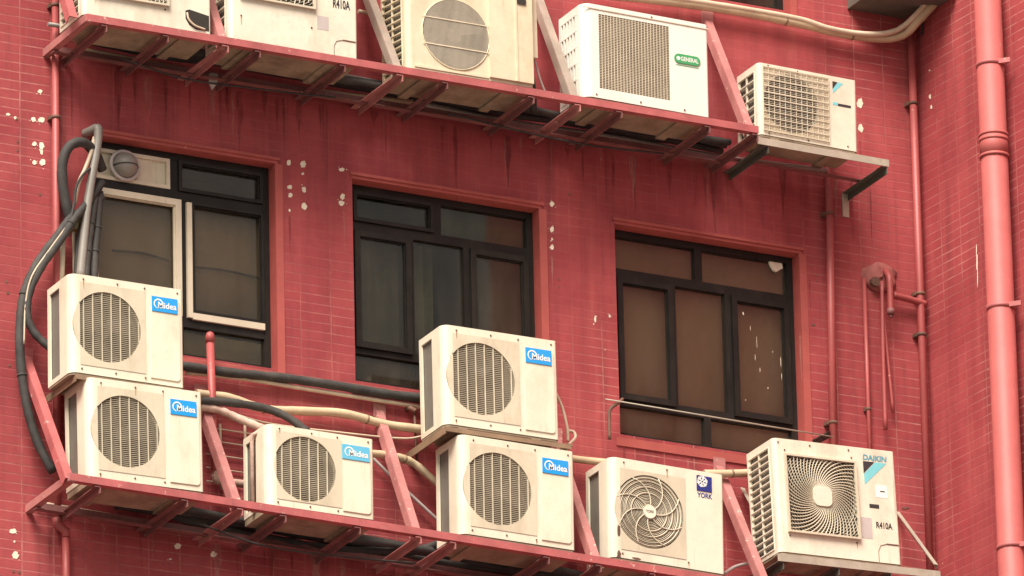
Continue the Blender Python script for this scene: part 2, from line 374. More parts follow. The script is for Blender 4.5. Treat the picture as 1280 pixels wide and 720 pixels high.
w = MB(); wall_grid(w, XL, CORN, GROUND, ZT, OPEN, DEEP)
w.face([(XL, 0, ZT), (CORN, 0, ZT), (CORN, 9, ZT), (XL, 9, ZT)]); w.face([(XL, 0, GROUND), (XL, 0, ZT), (XL, 9, ZT), (XL, 9, GROUND)])
SP = [(10, 143, 3, 2), (50, 114, 3.5, 2.4), (42, 149, 3, 3.5), (52, 150, 4.5, 3.5), (43, 180, 3, 3), (52, 182, 4, 5), (52, 190, 2, 4), (43, 203, 3.2, 3), (53, 203, 4.5, 4.5), (19, 147, 2, 2),
      (361, 203, 3, 4), (379, 205, 3.8, 5), (379, 217, 1.5, 1.5), (362, 234, 3.4, 3), (363, 244, 3.2, 3.2), (380, 237, 3.2, 4.2), (380, 258, 4, 5), (362, 263, 1.5, 2),
      (427, 212, 4, 2.5), (428, 246, 3.3, 4.5), (427, 254, 4, 3.6), (690, 255, 3, 3.4), (690, 287, 3, 4), (690, 309, 2.6, 4), (690, 299, 1, 2),
      (16, 664, 5, 3.5), (19, 694, 4.5, 5.5), (18, 677, 1.3, 2), (222, 683, 5, 4), (267, 693, 4.5, 4), (213, 699, 2, 1), (1075, 129, 4, 7), (1075.5, 160, 3.5, 6), (744, 399, 1.4, 5), (762, 395, 1.2, 2.5)]
for s_ in SP:
    blob(w, *s_, 2); rnd = random.Random(int(s_[0]*7+s_[1]))
    for q in range(rnd.randint(0, 3)): blob(w, s_[0]+rnd.uniform(-1.6, 1.6)*s_[2], s_[1]+rnd.uniform(-1.8, 1.8)*s_[3], rnd.uniform(.4, .9), rnd.uniform(.4, 1.1), 2, y=-.003)
for u, v, ru, rv in ((21, 149, 1.6, 1.6), (22, 177, 1.6, 1.6), (22, 188, 1.6, 1.6), (699, 349, 1.3, 1.3), (699, 359, 1.3, 1.3), (712, 243, 2, 2.2), (1017, 406, 3, 1.6), (1132, 635, 5, 1.6), (17, 714, 2, 2), (24, 715, 2.5, 2), (8, 352, 2, 2), (10, 366, 2, 2), (12, 457, 2.4, 1.5), (1020, 344, 1.3, 1.3), (1021, 352, 1.3, 1.3), (50, 243, 1.5, 2.5)):
    blob(w, u, v, ru, rv, 3)
def drip(u, v, wd_, ln, mi, y):
    c = P(u, v, y); rnd = random.Random(int(u*3+v)); n = 7; L_, R_2 = [], []
    for i in range(n):
        t = i/(n-1); h = wd_*(.5+.5*math.sin(math.pi*min(1, t*1.2+.15)))*(1-.85*t)*rnd.uniform(.75, 1.2); x = c.x+rnd.uniform(-.1, .1)*wd_; z = c.z-ln*t
        L_.append((x-h, y, z)); R_2.append((x+h, y, z))
    for i in range(n-1): w.face([L_[i+1], R_2[i+1], R_2[i], L_[i]], mi)
rnd_ = random.Random(21); k_ = 0
for (ua, va, ub, vb, cnt) in ((70, 74, 900, 210, 46), (60, 640, 760, 752, 30), (960, 200, 1100, 235, 6)):
    for i in range(cnt):
        t = rnd_.random(); k_ += 1
        drip(ua+(ub-ua)*t, va+(vb-va)*t+rnd_.uniform(-3, 6), rnd_.choice((.006, .010, .016, .03)), rnd_.uniform(.10, .55), 4 if rnd_.random() < .8 else 5, -.0022-.0001*k_*.1)
for u_, v_ in ((118, 470), (346, 470), (455, 520), (676, 440), (690, 320), (780, 560), (860, 574), (1012, 350), (1094, 362), (1140, 60), (430, 262), (362, 270), (1000, 420), (1075, 175)):
    k_ += 1; drip(u_, v_, .008, .28, 5 if k_ % 2 else 4, -.0022-.0001*k_*.1)
facade = w.build('facade_wall', [M['wall'], M['surround'], M['plaster'], M['rust'], M['stain'], M['lime']], bld)

# the flank wall: comes out of the corner towards the street, a little splayed
def slope_of(d):
    p = Vector((CORN, 0, P(1200, 300).z)); p = p + d*1.0; q = p+d*.5
    def px(X):
        e = X-CAM; return 640+F*e.dot(cr)/e.dot(fwd), 360-F*e.dot(cu)/e.dot(fwd)
    a, b = px(p), px(q); return (b[1]-a[1])/(b[0]-a[0])
best = min((abs(slope_of(Vector((math.sin(R(k/4)), -math.cos(R(k/4)), 0)))+.545), k/4) for k in range(-40, 160))[1]
sd = Vector((math.sin(R(best)), -math.cos(R(best)), 0)); sn = Vector((-sd.y, sd.x, 0)) * -1    # along the wall / out of the wall
if sn.x > 0: sn = -sn
cornp = Vector((CORN, 0, 0))
def on_side(u, v, off=.003): return PP(u, v, cornp+sn*off, sn)
w = MB(); LS = 7.0
w.face([(0, 0, GROUND), (LS, 0, GROUND), (LS, 0, ZT), (0, 0, ZT)])
w.face([(LS, 0, GROUND), (LS, 3, GROUND), (LS, 3, ZT), (LS, 0, ZT)]); w.face([(0, 0, ZT), (LS, 0, ZT), (LS, 3, ZT), (0, 3, ZT)])
side = w.build('side_wall', M['flank'], bld, cornp)
side.rotation_euler.z = math.atan2(sd.y, sd.x)
sm_ = MB()
def sl(u, v): return on_side(u, v, .003)
for s_ in ((1220.5, 312, .6, 8), (1221.3, 328, 1.1, 12), (1222, 346, .5, 14), (1162, 88, 1.2, 1.2), (1162.5, 121, 1.5, 3.5), (1164, 134, 1.3, 3)):
    sm_ = MB(); blob(sm_, *s_, 0, plane=sl); sm_.build('bare_patch', M['plaster'], bld)

# ------------------------------------------------------------------ windows
def frame_rect(mb, a, b, c, d, wd, y0, y1, mi=0):
    mb.box(a, b, y0, y1, d-wd, d, mi); mb.box(a, b, y0, y1, c, c+wd, mi)
    mb.box(a, a+wd, y0, y1, c+wd, d-wd, mi); mb.box(b-wd, b, y0, y1, c+wd, d-wd, mi)
def window(op, style):
    a, b, c, d = op; Wd, Hd = b-a, d-c; y0 = DEEP; y1 = DEEP+.05; fw = .04
    root = bpy.data.objects.new('window', None); col.objects.link(root); root.parent = bld; root.empty_display_size = .2
    t1, t2 = c+Hd*.795, c+Hd*.185                                   # transoms
    f = MB(); frame_rect(f, a+.002, b-.002, c+.002, d-.002, fw, y0, y1)
    f.box(a+fw, b-fw, y0+.003, y1-.003, t1-.028, t1+.028); f.box(a+fw, b-fw, y0+.003, y1-.003, t2-.028, t2+.028)
    xm = a+Wd*.485
    f.box(xm-.025, xm+.025, y0+.003, y1-.003, t1+.028, d-fw)
    f.box(xm+.03-.022, xm+.03+.022, y0+.003, y1-.003, c+fw, t2-.028)
    m1, m2 = a+Wd*.338, a+Wd*.645
    if style != 'white':
        f.box(m1-.02, m1+.02, y0+.003, y1-.003, t2+.028, t1-.028); f.box(m2-.028, m2+.028, y0+.003, y1-.003, t2+.028, t1-.028)
    else:
        xs_ = a+Wd*.545
        f.box(xs_-.03, xs_+.03, y0+.006, y1-.003, t2+.028, t1-.028)
    f.build('frame', M['black_frame'], root)
    gm = M['glass_brown'] if style in ('brown', 'white') else M['glass_dark']
    def sash(x0, x1, z0, z1, mat, wd=.032, out=.018, op_=None):
        s = MB(); frame_rect(s, x0, x1, z0, z1, wd, y0-out, y0+.02)
        frame_rect(s, x0+wd, x1-wd, z0+wd, z1-wd, .007, y0-out+.012, y0+.012); o = s.build('sash', mat, root); return o
    def pane(x0, x1, z0, z1, y=None):
        y = y0+.025 if y is None else y
        p = MB(); p.box(x0, x1, y, y+.004, z0, z1); p.build('pane', gm, root)
    top = (t1+.028, d-fw); mid = (t2+.028, t1-.028); bot = (c+fw, t2-.028)
    pane(xm+.025, b-fw, *top); pane(a+fw, xm+.008, *bot); pane(xm+.052, b-fw, *bot)
    if style == 'white':
        # upper left light boarded up round the exhaust hood
        s = MB(); x0, x1 = a+fw+.004, xm-.028; frame_rect(s, x0, x1, top[0]+.004, top[1]-.004, .022, y0-.004, y0+.02)
        s.build('light_frame', M['white_frame'], root)
        s = MB(); xb = x0+(x1-x0)*.58
        s.box(x0+.022, xb, y0+.016, y0+.024, top[0]+.026, top[1]-.026); s.build('infill_board', M['cream_panel'], root)
        s = MB(); s.box(xb+.001, xb+.10, y0+.010, y0+.022, top[0]+.026, top[1]-.026); s.build('batten', M['white_frame'], root)
        s = MB(); s.box(xb+.101, x1-.023, y0+.014, y0+.022, top[0]+.026, top[1]-.026); s.build('infill_board', M['cream_panel'], root)
        # right top light: opening black sash
        sash(xm+.027, b-fw-.002, top[0]+.002, top[1]-.002, M['black_frame'], .02, .010)
        # left casement in white, right one half white
        sash(a+fw+.002, xs_-.034, mid[0]+.002, mid[1]-.002, M['white_frame'], .038, .016); pane(a+fw+.038, xs_-.07, mid[0]+.038, mid[1]-.038)
        s = MB(); s.box(xs_+.002, xs_+.034, y0-.016, y0+.0055, mid[0]+.002, mid[1]-.01); s.box(xs_+.034, b-fw-.004, y0-.015, y0+.0055, mid[0]-.006, mid[0]+.034)
        s.build('white_rail', M['white_frame'], root)
        sash(xs_+.036, b-fw-.002, mid[0]+.036, mid[1]-.002, M['black_frame'], .016, .010); pane(xs_+.052, b-fw-.018, mid[0]+.052, mid[1]-.018)
    else:
        pane(a+fw, xm-.025, *top)
        if style == 'dark': sash(a+fw+.002, xm-.027, top[0]+.002, top[1]-.002, M['black_frame'], .022, .012)
        sash(a+fw+.002, m1-.004, mid[0]-.02, mid[1]-.004, M['black_frame'], .036); pane(a+fw+.036, m1-.04, mid[0]+.016, mid[1]-.04, y0+.005)
        sash(m2+.012, b-fw-.002, mid[0]-.02, mid[1]-.004, M['black_frame'], .036); pane(m2+.048, b-fw-.038, mid[0]+.016, mid[1]-.04, y0+.005)
        pane(m1+.02, m2-.028, *mid)
    # painted surround: projecting head band and flat jamb bands
    s = MB(); s.box(a-.015, b+.03, -.016, .001, d+.020, d+.038); s.box(a-.008, b+.02, -.005, .001, d+.001, d+.020)
    s.box(b+.001, b+.05, -.006, .001, c-.02, d); s.box(a-.03, b+.05, -.010, .001, c-.075, c-.021); s.build('surround', M['surround'], root)
    # the dim room behind
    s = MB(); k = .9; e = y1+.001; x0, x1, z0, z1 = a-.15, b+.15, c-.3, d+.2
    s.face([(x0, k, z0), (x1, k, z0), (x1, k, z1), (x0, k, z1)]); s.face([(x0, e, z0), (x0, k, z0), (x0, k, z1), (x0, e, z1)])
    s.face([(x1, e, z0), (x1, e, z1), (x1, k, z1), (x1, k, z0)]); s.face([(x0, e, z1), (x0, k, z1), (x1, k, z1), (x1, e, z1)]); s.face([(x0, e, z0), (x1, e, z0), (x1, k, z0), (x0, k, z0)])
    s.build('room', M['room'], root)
    return root
window(W1, 'white'); window(W2, 'dark'); window(W3, 'brown'); window(W0, 'dark')

def drape(name, label, op, fx0, fx1, fz0, fz1, y, mat, amp, wave, cat):
    a, b, c, d = op; x0, x1, z0, z1 = a+(b-a)*fx0, a+(b-a)*fx1, c+(d-c)*fz0, c+(d-c)*fz1
    m = MB(); n = max(4, int((x1-x0)/.012)); vs = []
    for i in range(n+1):
        x = x0+(x1-x0)*i/n; yy = y+amp*math.sin(x/wave*2*math.pi)+amp*.4*math.sin(x/wave*3.7)
        vs += [(x, yy, z0), (x, yy, z1), (x, yy+.004, z0), (x, yy+.004, z1)]
    fs = []
    for i in range(n): k = i*4; fs += [(k, k+4, k+5, k+1), (k+2, k+3, k+7, k+6), (k+1, k+5, k+7, k+3), (k, k+2, k+6, k+4)]
    m.mesh(vs, fs, 0, True)
    return tag(m.build(name, mat), label, cat)
YB = DEEP+.075
drape('window_blind', 'flat brown blind filling the window with the white plaster chip', W3, .01, .99, .0, 1., YB, M['blind'], .0015, .5, 'blind')
drape('window_blind', 'brown blind behind the white framed window with the exhaust hood', W1, .01, .99, .22, .80, YB, M['blind'], .002, .6, 'blind')
drape('curtain', 'olive curtain strip seen through the middle pane of the darkest window', W2, .37, .50, .05, .78, YB+.05, M['curtain'], .018, .07, 'curtain')
drape('curtain', 'grey curtain behind the left casement of the darkest window', W2, .0, .31, .06, .78, YB+.03, M['curtain_grey'], .012, .12, 'curtain')
drape('curtain', 'grey curtain behind the right casement of the darkest window', W2, .66, 1., .06, .78, YB+.03, M['curtain_grey'], .012, .15, 'curtain')
drape('roller_blind', 'pale rolled blind behind the upper right light of the darkest window', W2, .5, .99, .82, .99, YB+.02, M['curtain'], .002, .3, 'blind')
drape('curtain', 'dim curtain behind the bottom lights under the white window rail', W1, .55, .99, .02, .17, YB+.03, M['curtain'], .006, .2, 'curtain')

# a lump of old plaster stuck on the brown window and paint runs on its right pane
cp_ = P(970, 330, DEEP+.016); m = MB(); rnd = random.Random(3)
m.prism_y([(.048*rnd.uniform(.7, 1.1)*math.cos(R(30*i)), .052*rnd.uniform(.75, 1.1)*math.sin(R(30*i))) for i in range(12)], -.008, .0075)
tag(m.build('plaster_chip', M['plaster'], None, cp_), 'off white chip of plaster stuck to the upper right light of the brown window', 'plaster chip')
m = MB(); o0 = P(950, 440, DEEP+.0035); rnd = random.Random(11)
for u, v, a_, b_ in ((946, 428, .5, 9), (944, 446, .6, 5), (950, 462, .5, 4), (929, 392, 1.5, 3), (976, 452, .8, 8), (977, 470, .6, 5), (960, 485, 1, 1), (966, 440, .5, 2), (932, 500, 1.2, .8), (938, 410, .6, 3)):
    c = P(u, v, DEEP+.0035)-o0
    m.face([(c.x+a_*.6/190*rnd.uniform(.6, 1.2)*math.cos(R(-40*i)), 0, c.z+b_/200*rnd.uniform(.6, 1.2)*math.sin(R(40*i))) for i in range(9)])
tag(m.build('paint_runs', M['plaster'], None, o0), 'thin pale paint runs down the right casement glass of the brown window', 'paint marks')
for lab, pts in (('dark tube imitating a cable reflection in the left casement of the white framed window', ((140, 313), (180, 317), (213, 327))), ('dark tube imitating a cable reflection in the right casement of the white framed window', ((236, 333), (280, 338), (325, 348)))):  # reflected cable lines built as dark tubes behind the glass
    w3 = spline([P(u, v, DEEP+.055) for u, v in pts]); m = MB(); m.tube([p-w3[0] for p in w3], .007, 6); tag(m.build('cable_reflection', M['ink_dark'], None, w3[0]), lab, 'cable_reflection')

# exhaust hood in the boarded light
hc = P(156, 207, DEEP-.02)
hood = thing('exhaust_hood', 'round grey exhaust hood set in the boarded upper light', 'vent hood', hc)
m = MB(); n = 24; ring = []
for i in range(9):
    a = math.pi/2*i/8
    ring.append((.076*math.cos(a), -.085*math.sin(a)))
vs = []; fs = []
for r_, y_ in ring:
    for j in range(n): vs.append((r_*math.cos(2*math.pi*j/n), y_, r_*math.sin(2*math.pi*j/n)))
for i in range(8):
    for j in range(n): fs.append((i*n+j, i*n+(j+1) % n, (i+1)*n+(j+1) % n, (i+1)*n+j))
m.mesh(vs, fs, 0, True); m.build('dome', M['grey_pvc'], hood)
m = MB(); m.tube([(.088*math.cos(2*math.pi*j/28), .0, .088*math.sin(2*math.pi*j/28)) for j in range(29)], .012, 8); m.build('collar', M['lavender'], hood)
m = MB(); m.tube([(.0765*math.cos(a), -.0855*math.sin(a)*.99, -.012) for a in [math.pi*k/14 for k in range(15)]], .0035, 6); m.build('seam', M['ink_dark'], hood)

# ------------------------------------------------------------------ outdoor units
def rounded(W, D, rl=.045, rr=.02, k=6):
    """plan outline of a casing: front edge at y=0 with rounded front corners"""
    pts = [(0, D)]
    pts += [(rl-rl*math.cos(math.pi/2*i/k), rl-rl*math.sin(math.pi/2*i/k)) for i in range(k+1)]
    pts += [(W-rr+rr*math.sin(math.pi/2*i/k), rr-rr*math.cos(math.pi/2*i/k)) for i in range(k+1)]
    pts += [(W, D)]; return pts
class Unit:
    def __init__(s, name, label, BL, BR, TL=None, H=None, yf=-.545, D=.32, group='air conditioner outdoor units on the facade', pan=.04):
        p, q = P(*BL, yf), P(*BR, yf); s.yf = yf; s.p = p; s.pan = pan
        s.W = math.hypot(q.x-p.x, q.z-p.z); s.a = math.atan2(q.z-p.z, q.x-p.x)
        s.H = H if H else (P(*TL, yf)-p).length
        s.D = D; s.o = thing(name, label, 'air conditioner', p, group); s.o.rotation_euler.y = -s.a
    def L(s, u, v):
        d = P(u, v, s.yf)-s.p; c, n = math.cos(s.a), math.sin(s.a); return (d.x*c+d.z*n, -d.x*n+d.z*c)
    def shell(s, mat, hole, side, rl=.045, front=None, post=.10, coil=True, rect_hole=None):
        """casing with a fan opening in front and the coil showing through the left flank"""
        W, H, D = s.W, s.H, s.D; m = MB(); rr = .015
        out = rounded(W, D, rl, rr)
        m.prism_z(rounded(W, D, rl, rr), H-.012, H)                               # lid
        lid = [(x-.004 if x < W/2 else x+.004, y-.004 if y < D/2 else y) for x, y in out]; m.prism_z(lid, H-.045, H-.0125) if False else None
        b = [pt for pt in out]
        for i in range(len(b)-1):                                                  # outer skin, left and front handled apart
            (xa, ya), (xb, yb) = b[i], b[i+1]
            if i == 0: continue                                                    # left flank
            if abs(ya) < 1e-6 and abs(yb) < 1e-6: continue                         # front
            m.mesh([(xa, ya, 0), (xb, yb, 0), (xb, yb, H-.012), (xa, ya, H-.012)], [(0, 1, 2, 3)], 0, i < 8)
        m.face([(W, D, 0), (0, D, 0), (0, D, H-.012), (W, D, H-.012)])
        fx0, fx1 = rl, W-rr
        if rect_hole:
            a, b_, c, d = rect_hole
            for q in ((fx0, a, 0, H-.012), (b_, fx1, 0, H-.012), (a, b_, 0, c), (a, b_, d, H-.012)):
                m.face([(q[0], 0, q[2]), (q[1], 0, q[2]), (q[1], 0, q[3]), (q[0], 0, q[3])])
            e = .02
            m.face([(a, 0, c), (a, 0, d), (a, e, d), (a, e, c)]); m.face([(b_, 0, c), (b_, e, c), (b_, e, d), (b_, 0, d)])
            m.face([(a, 0, c), (a, e, c), (b_, e, c), (b_, 0, c)]); m.face([(a, 0, d), (b_, 0, d), (b_, e, d), (a, e, d)])
        else:
            m.plate_hole(fx0, fx1, 0, H-.012, *hole, 0, .03)
        lip = .03
        m.box(0, .012, rl, post, .0, H-.012); m.box(0, .012, D-.03, D-.001, 0, H-.012)
        m.box(0, .012, post, D-.03, H-.012-lip, H-.012); m.box(0, .012, post, D-.03, 0, lip)
        # base pan and feet
        m.prism_z([(x*.99+W*.005, y*.97+D*.015) for x, y in out], -s.pan, -.0005, 1)
        for fx in (W*.16, W*.80): m.box(fx-.03, fx+.03, .004, D+.012, -s.pan-.014, -s.pan-.0005, 1)
        m.build('casing', [mat, M['under']], s.o)
        c = MB(); c.box(.016, .03, post-.01, D-.02, .012, H-.03); c.build('coil', M['coil'], s.o)
    def screws(s, pts):
        m = MB()
        for x, z in pts: m.disc_y(x, -.004, .001, z, .006, 8)
        m.build('screw', M['rust'], s.o) if pts else None
    def fan(s, cx, cz, r, blades=3, mat='fan', y=.07):
        fo = bpy.data.objects.new('fan', None); col.objects.link(fo); fo.parent = s.o; fo.empty_display_size = .05
        m = MB()
        m.face([(cx-r*1.05, y+.10, cz-r*1.05), (cx+r*1.05, y+.10, cz-r*1.05), (cx+r*1.05, y+.10, cz+r*1.05), (cx-r*1.05, y+.10, cz+r*1.05)])
        m.build('shroud', M['fan_dark'], fo)
        m = MB(); m.disc_y(cx, y-.02, y+.05, cz, r*.22); m.build('hub', M[mat], fo)
        ph = random.uniform(0, 6)
        for k in range(blades):
            m = MB(); vs = []; a0 = ph+2*math.pi*k/blades
            for i in range(7):
                rr = r*(.2+.74*i/6)
                for j in range(5):
                    a = a0+(j/4-.5)*1.35*(.75+.25*i/6)+.25*i/6
                    vs.append((cx+rr*math.cos(a), y+.03*(j/4-.5)*2, cz+rr*math.sin(a)))
            fs = [(i*5+j, i*5+j+1, i*5+j+6, i*5+j+5) for i in range(6) for j in range(4)]
            n_ = len(vs); vs2 = vs+[(x, y_+.004, z) for x, y_, z in vs]
            m.mesh(vs2, fs+[tuple(n_+q for q in reversed(f)) for f in fs], 0, True); m.build('blade', M[mat], fo)
    def part(s, name, mb, mat, parent=None): return mb.build(name, mat, parent or s.o)

def rust_run(m, x, z):
    if random.random() < .45: return
    h = random.uniform(.003, .006); l = min(random.uniform(.02, .06), z-.004)
    if l > .008: m.face([(x-h*.3, -.0045, z-l), (x+h*.3, -.0045, z-l), (x+h, -.0045, z), (x-h, -.0045, z)], 1)
def slat_grille(cx, cz, r, pitch, bar, rib_pitch, rib, y=.002, ring=None):
    """round guard of thin level slats with upright ribs"""
    m = MB(); k = int(r/pitch)
    for i in range(-k, k+1):
        z = i*pitch; h = math.sqrt(max(0, r*r-z*z))
        if h > .01: m.box(cx-h, cx+h, y+.004, y+.0065, cz+z-bar/2, cz+z+bar/2, 1)
    k = int(r/rib_pitch)
    for i in range(-k-1, k+1):
        x = (i+.5)*rib_pitch
        if abs(x) >= r-.006: continue
        h = math.sqrt(r*r-x*x); m.box(cx+x-rib/2, cx+x+rib/2, y-.002, y+.011, cz-h, cz+h)
    return m

MIDEA_BASE = 'cream outdoor unit with round slatted fan guard'
def midea(label, BL, BR, TL, badge='badge_blue', yf=-.545, small=False, rust=False):
    s = Unit('outdoor_unit', label, BL, BR, TL, yf=yf, D=.31, pan=.012 if yf > -.53 else .04); W, H = s.W, s.H
    cx, cz, r = W*.325, H*.50, min(H*.367, W*.298)
    if small: cx = W*.355; r = H*.40
    s.shell(M['cream'], (cx, cz, r*1.0), None, rl=.05, post=.145)
    # recessed-looking fan panel, slightly darker, as a raised lip round the guard
    px0, px1, pz0, pz1 = W*.045+.03, W*.665, H*.085, H*.925
    if small: px1 = W*.70
    m = MB(); m.plate_hole(px0, px1, pz0, pz1, cx, cz, r, -.003, .01); m.build('fan_panel', M['cream_panel'], s.o)
    slat_grille(cx, cz, r, .0118, .0046, .058, .0040).build('fan_guard', [M['grille'], M['slat']], s.o)
    s.fan(cx, cz, r*.97)
    # service cover with rounded foot
    x0, x1, z0, z1 = W*.705, W*.965, H*.055, H*.86; rr = .022
    poly = [(x0, z1), (x0, z0)] + [(x1-rr+rr*math.sin(a), z0+rr-rr*math.cos(a)) for a in [math.pi/2*i/5 for i in range(6)]] + [(x1, z1)]
    m = MB(); m.prism_y(list(reversed(poly)), -.007, .001); m.build('service_cover', M['cream'], s.o)
    # badge: blue plate, swirl and word
    bx0, bx1, bz0, bz1 = W*.718, W*.945, H*.735, H*.885
    if small: bx0, bx1, bz0, bz1 = W*.70, W*.955, H*.70, H*.88
    m = MB(); m.box(bx0, bx1, -.012, -.0072, bz0, bz1); bd = m.build('badge', M[badge], s.o)
    m = MB(); bw, bh = bx1-bx0, bz1-bz0; lx, lz, lr = bx0+bw*.25, bz0+bh*.52, bh*.34
    pts = []
    arc = [R(-70+330*i/20) for i in range(21)]
    for i, a in enumerate(arc):
        t = .0035+.005*math.sin(math.pi*i/20)
        pts.append((lx+lr*math.cos(a), lz+lr*math.sin(a), lx+(lr-t)*math.cos(a), lz+(lr-t)*math.sin(a)))
    for i in range(20):
        p_, q_ = pts[i], pts[i+1]
        m.face([(p_[0], -.0132, p_[1]), (p_[2], -.0132, p_[3]), (q_[2], -.0132, q_[3]), (q_[0], -.0132, q_[1])])
    text_mb(m, 'Midea', bx0+bw*.24, bx0+bw*.95, bz0+bh*.24, bz0+bh*.66, -.0134, bold=.02)
    m.build('lettering', M['ink_white'], bd)
    sc_ = [(W*.12, H*.955), (W*.42, H*.955), (W*.66, H*.955), (W*.95, H*.955), (W*.10, H*.045), (W*.40, H*.045), (W*.66, H*.045)]
    for x, z in sc_:
        m = MB(); m.disc_y(x, -.004, .001, z, .0055, 8); rust_run(m, x, z); m.build('screw', [M['rust'], M['rust_run']], s.o)
    # valve guard on the right flank
    m = MB(); m.box(W+.001, W+.02, s.D*.35, s.D*.8, H*.05, H*.42); m.build('valve_guard', M['cream'], s.o)
    return s
midea('upper cream unit of the left stack, beside the black hoses', (88, 464), (230, 485), (88, 341), yf=-.52)
midea('lower cream unit of the left stack, standing on the red rail', (111, 596), (255, 615), (111, 471))
midea('smallest cream unit with a faded light blue badge, on the red rail', (334, 630), (468, 650), (334, 529), badge='badge_sky', small=True)
midea('upper cream unit of the middle stack, in front of the dark window', (556, 529), (699, 550), (554, 405), yf=-.52)
midea('lower cream unit of the middle stack, under the brown bracket', (576, 666), (719, 688), (574, 542))

def york():
    s = Unit('outdoor_unit', 'off white unit with spiral fan guard, navy snowflake badge and rusty corner', (764, 695), (906, 718), (762, 570), yf=-.545, D=.31)
    W, H = s.W, s.H; cx, cz = s.L(811.5, 640); r = H*.365
    s.shell(M['yorkwhite'], (cx, cz, r), None, rl=.05, post=.145)
    a, c = s.L(769, 583), s.L(858, 693); m = MB(); m.plate_hole(W*.06+.02, W*.66, H*.085, H*.90, cx, cz, r, -.003, .01); m.build('fan_panel', M['cream_panel'], s.o)
    m = MB()
    k = int(r/.0118)
    for i in range(2, 24):                                           # fine rings
        q = r*i/24; m.tube([(cx+q*math.cos(2*math.pi*j/40), .004, cz+q*math.sin(2*math.pi*j/40)) for j in range(41)], .0024, 4, caps=False)
    for q in (.52, .68, .84, .93):
        m.tube([(cx+r*q*math.cos(2*math.pi*j/40), .0, cz+r*q*math.sin(2*math.pi*j/40)) for j in range(41)], .0028, 5, caps=False)
    for j in range(8):                                               # curved spokes
        m.tube([(cx+r*(.15+.84*t/8)*math.cos(j*math.pi/4-.25+.75*(t/8)**1.3), -.001, cz+r*(.15+.84*t/8)*math.sin(j*math.pi/4-.25+.75*(t/8)**1.3)) for t in range(9)], .0038, 5)
    g_ = m.build('fan_guard', M['grille'], s.o)
    m = MB(); m.disc_y(cx, -.010, .004, cz, r*.185); hb = m.build('guard_hub', M['yorkwhite'], s.o)
    m = MB(); text_mb(m, 'YORK', cx-r*.12, cx+r*.12, cz-r*.035, cz+r*.04, -.0108, bold=.02); m.build('lettering', M['ink_dark'], hb)
    s.fan(cx, cz, r*.97)
    x0, z1 = s.L(870.5, 594); x1, z0 = s.L(889.5, 616)
    m = MB(); m.box(x0, x1, -.004, .001, z0, z1); bd = m.build('badge', M['navy'], s.o)
    m = MB(); fx, fz = x0+(x1-x0)*.36, z0+(z1-z0)*.62
    for k in range(6):
        a = k*math.pi/3+.26; e = .036; d = Vector((math.cos(a), 0, math.sin(a))); o = Vector((fx, -.0045, fz))
        m.beam(o, o+d*e, .008, .002, (0, 1, 0))
        for sg in (1, -1):
            b = a+sg*.8; m.beam(o+d*e*.5, o+d*e*.5+Vector((math.cos(b), 0, math.sin(b)))*e*.5, .007, .0021, (0, 1, 0))
    m.build('snowflake', M['ink_white'], bd)
    m = MB(); text_mb(m, 'YORK', x0+.002, x1+.004, z0-.042, z0-.010, -.0012, bold=.03); m.build('lettering', M['navy'], s.o)
    for x, z in ((W*.12, H*.96), (W*.5, H*.955), (W*.78, H*.95), (W*.10, H*.045), (W*.68, H*.06)):
        m = MB(); m.disc_y(x, -.004, .001, z, .0055, 8); rust_run(m, x, z); m.build('screw', [M['rust'], M['rust_run']], s.o)
    m = MB()                                                          # paint lost to rust along the front foot
    for u, v, a_, b_ in ((754, 660, 3, 9), (763, 690, 3, 4), (795, 698, 8, 1.6), (760, 694, 4, 2)):
        rnd = random.Random(u); x, z = s.L(u, v); x = max(x, .052)
        m.face([(x+a_/190*rnd.uniform(.6, 1.1)*math.cos(t), -.0015, max(.002, z+b_/200*rnd.uniform(.6, 1.1)*math.sin(t))) for t in [2*math.pi*i/9 for i in range(9)]][::1])
    m.build('rust_patch', M['rust'], s.o)
york()

def swirl_guard(cx, cz, hw, hh, hub, y=-.012):
    """square moulded guard: two families of curved wires running out from a solid hub"""
    m = MB(); R_ = math.hypot(hw, hh); n = 54
    def clip(p): return abs(p[0]-cx) <= hw and abs(p[2]-cz) <= hh
    for j in range(n):
        a0 = 2*math.pi*j/n; seg = []
        for t in range(0, 15):
            q = hub+(R_-hub)*t/14; a = a0-1.05*((q-hub)/(R_-hub))**.8
            p = (cx+q*math.cos(a), y, cz+q*math.sin(a))
            if not clip(p): break
            seg.append(p)
        if len(seg) > 1: m.tube(seg, .0037, 4, caps=False)
    for i in range(1, 19):                                           # stiffening rings
        q = hub+(R_-hub)*i/19; seg = []
        for j in range(61):
            a = 2*math.pi*j/60; p = (cx+q*math.cos(a), y+.006, cz+q*math.sin(a))
            if clip(p): seg.append(p)
            else:
                if len(seg) > 1: m.tube(seg, .0019, 4, caps=False)
                seg = []
        if len(seg) > 1: m.tube(seg, .0019, 4, caps=False)
    return m
def louvre_side(s, mat, cols, rows, y0, y1, slant=.0):
    m = MB(); H = s.H; z0, z1 = .03, H-.045
    for i in range(cols+1):
        y = y0+(y1-y0)*i/cols; m.box(-.003, .010, y-.004, y+.004, z0, z1)
    for j in range(rows+1):
        z = z0+(z1-z0)*j/rows
        m.beam((.002, y0, z), (.002, y1, z+slant), .014, .007)
    m.build('side_louvre', mat, s.o)
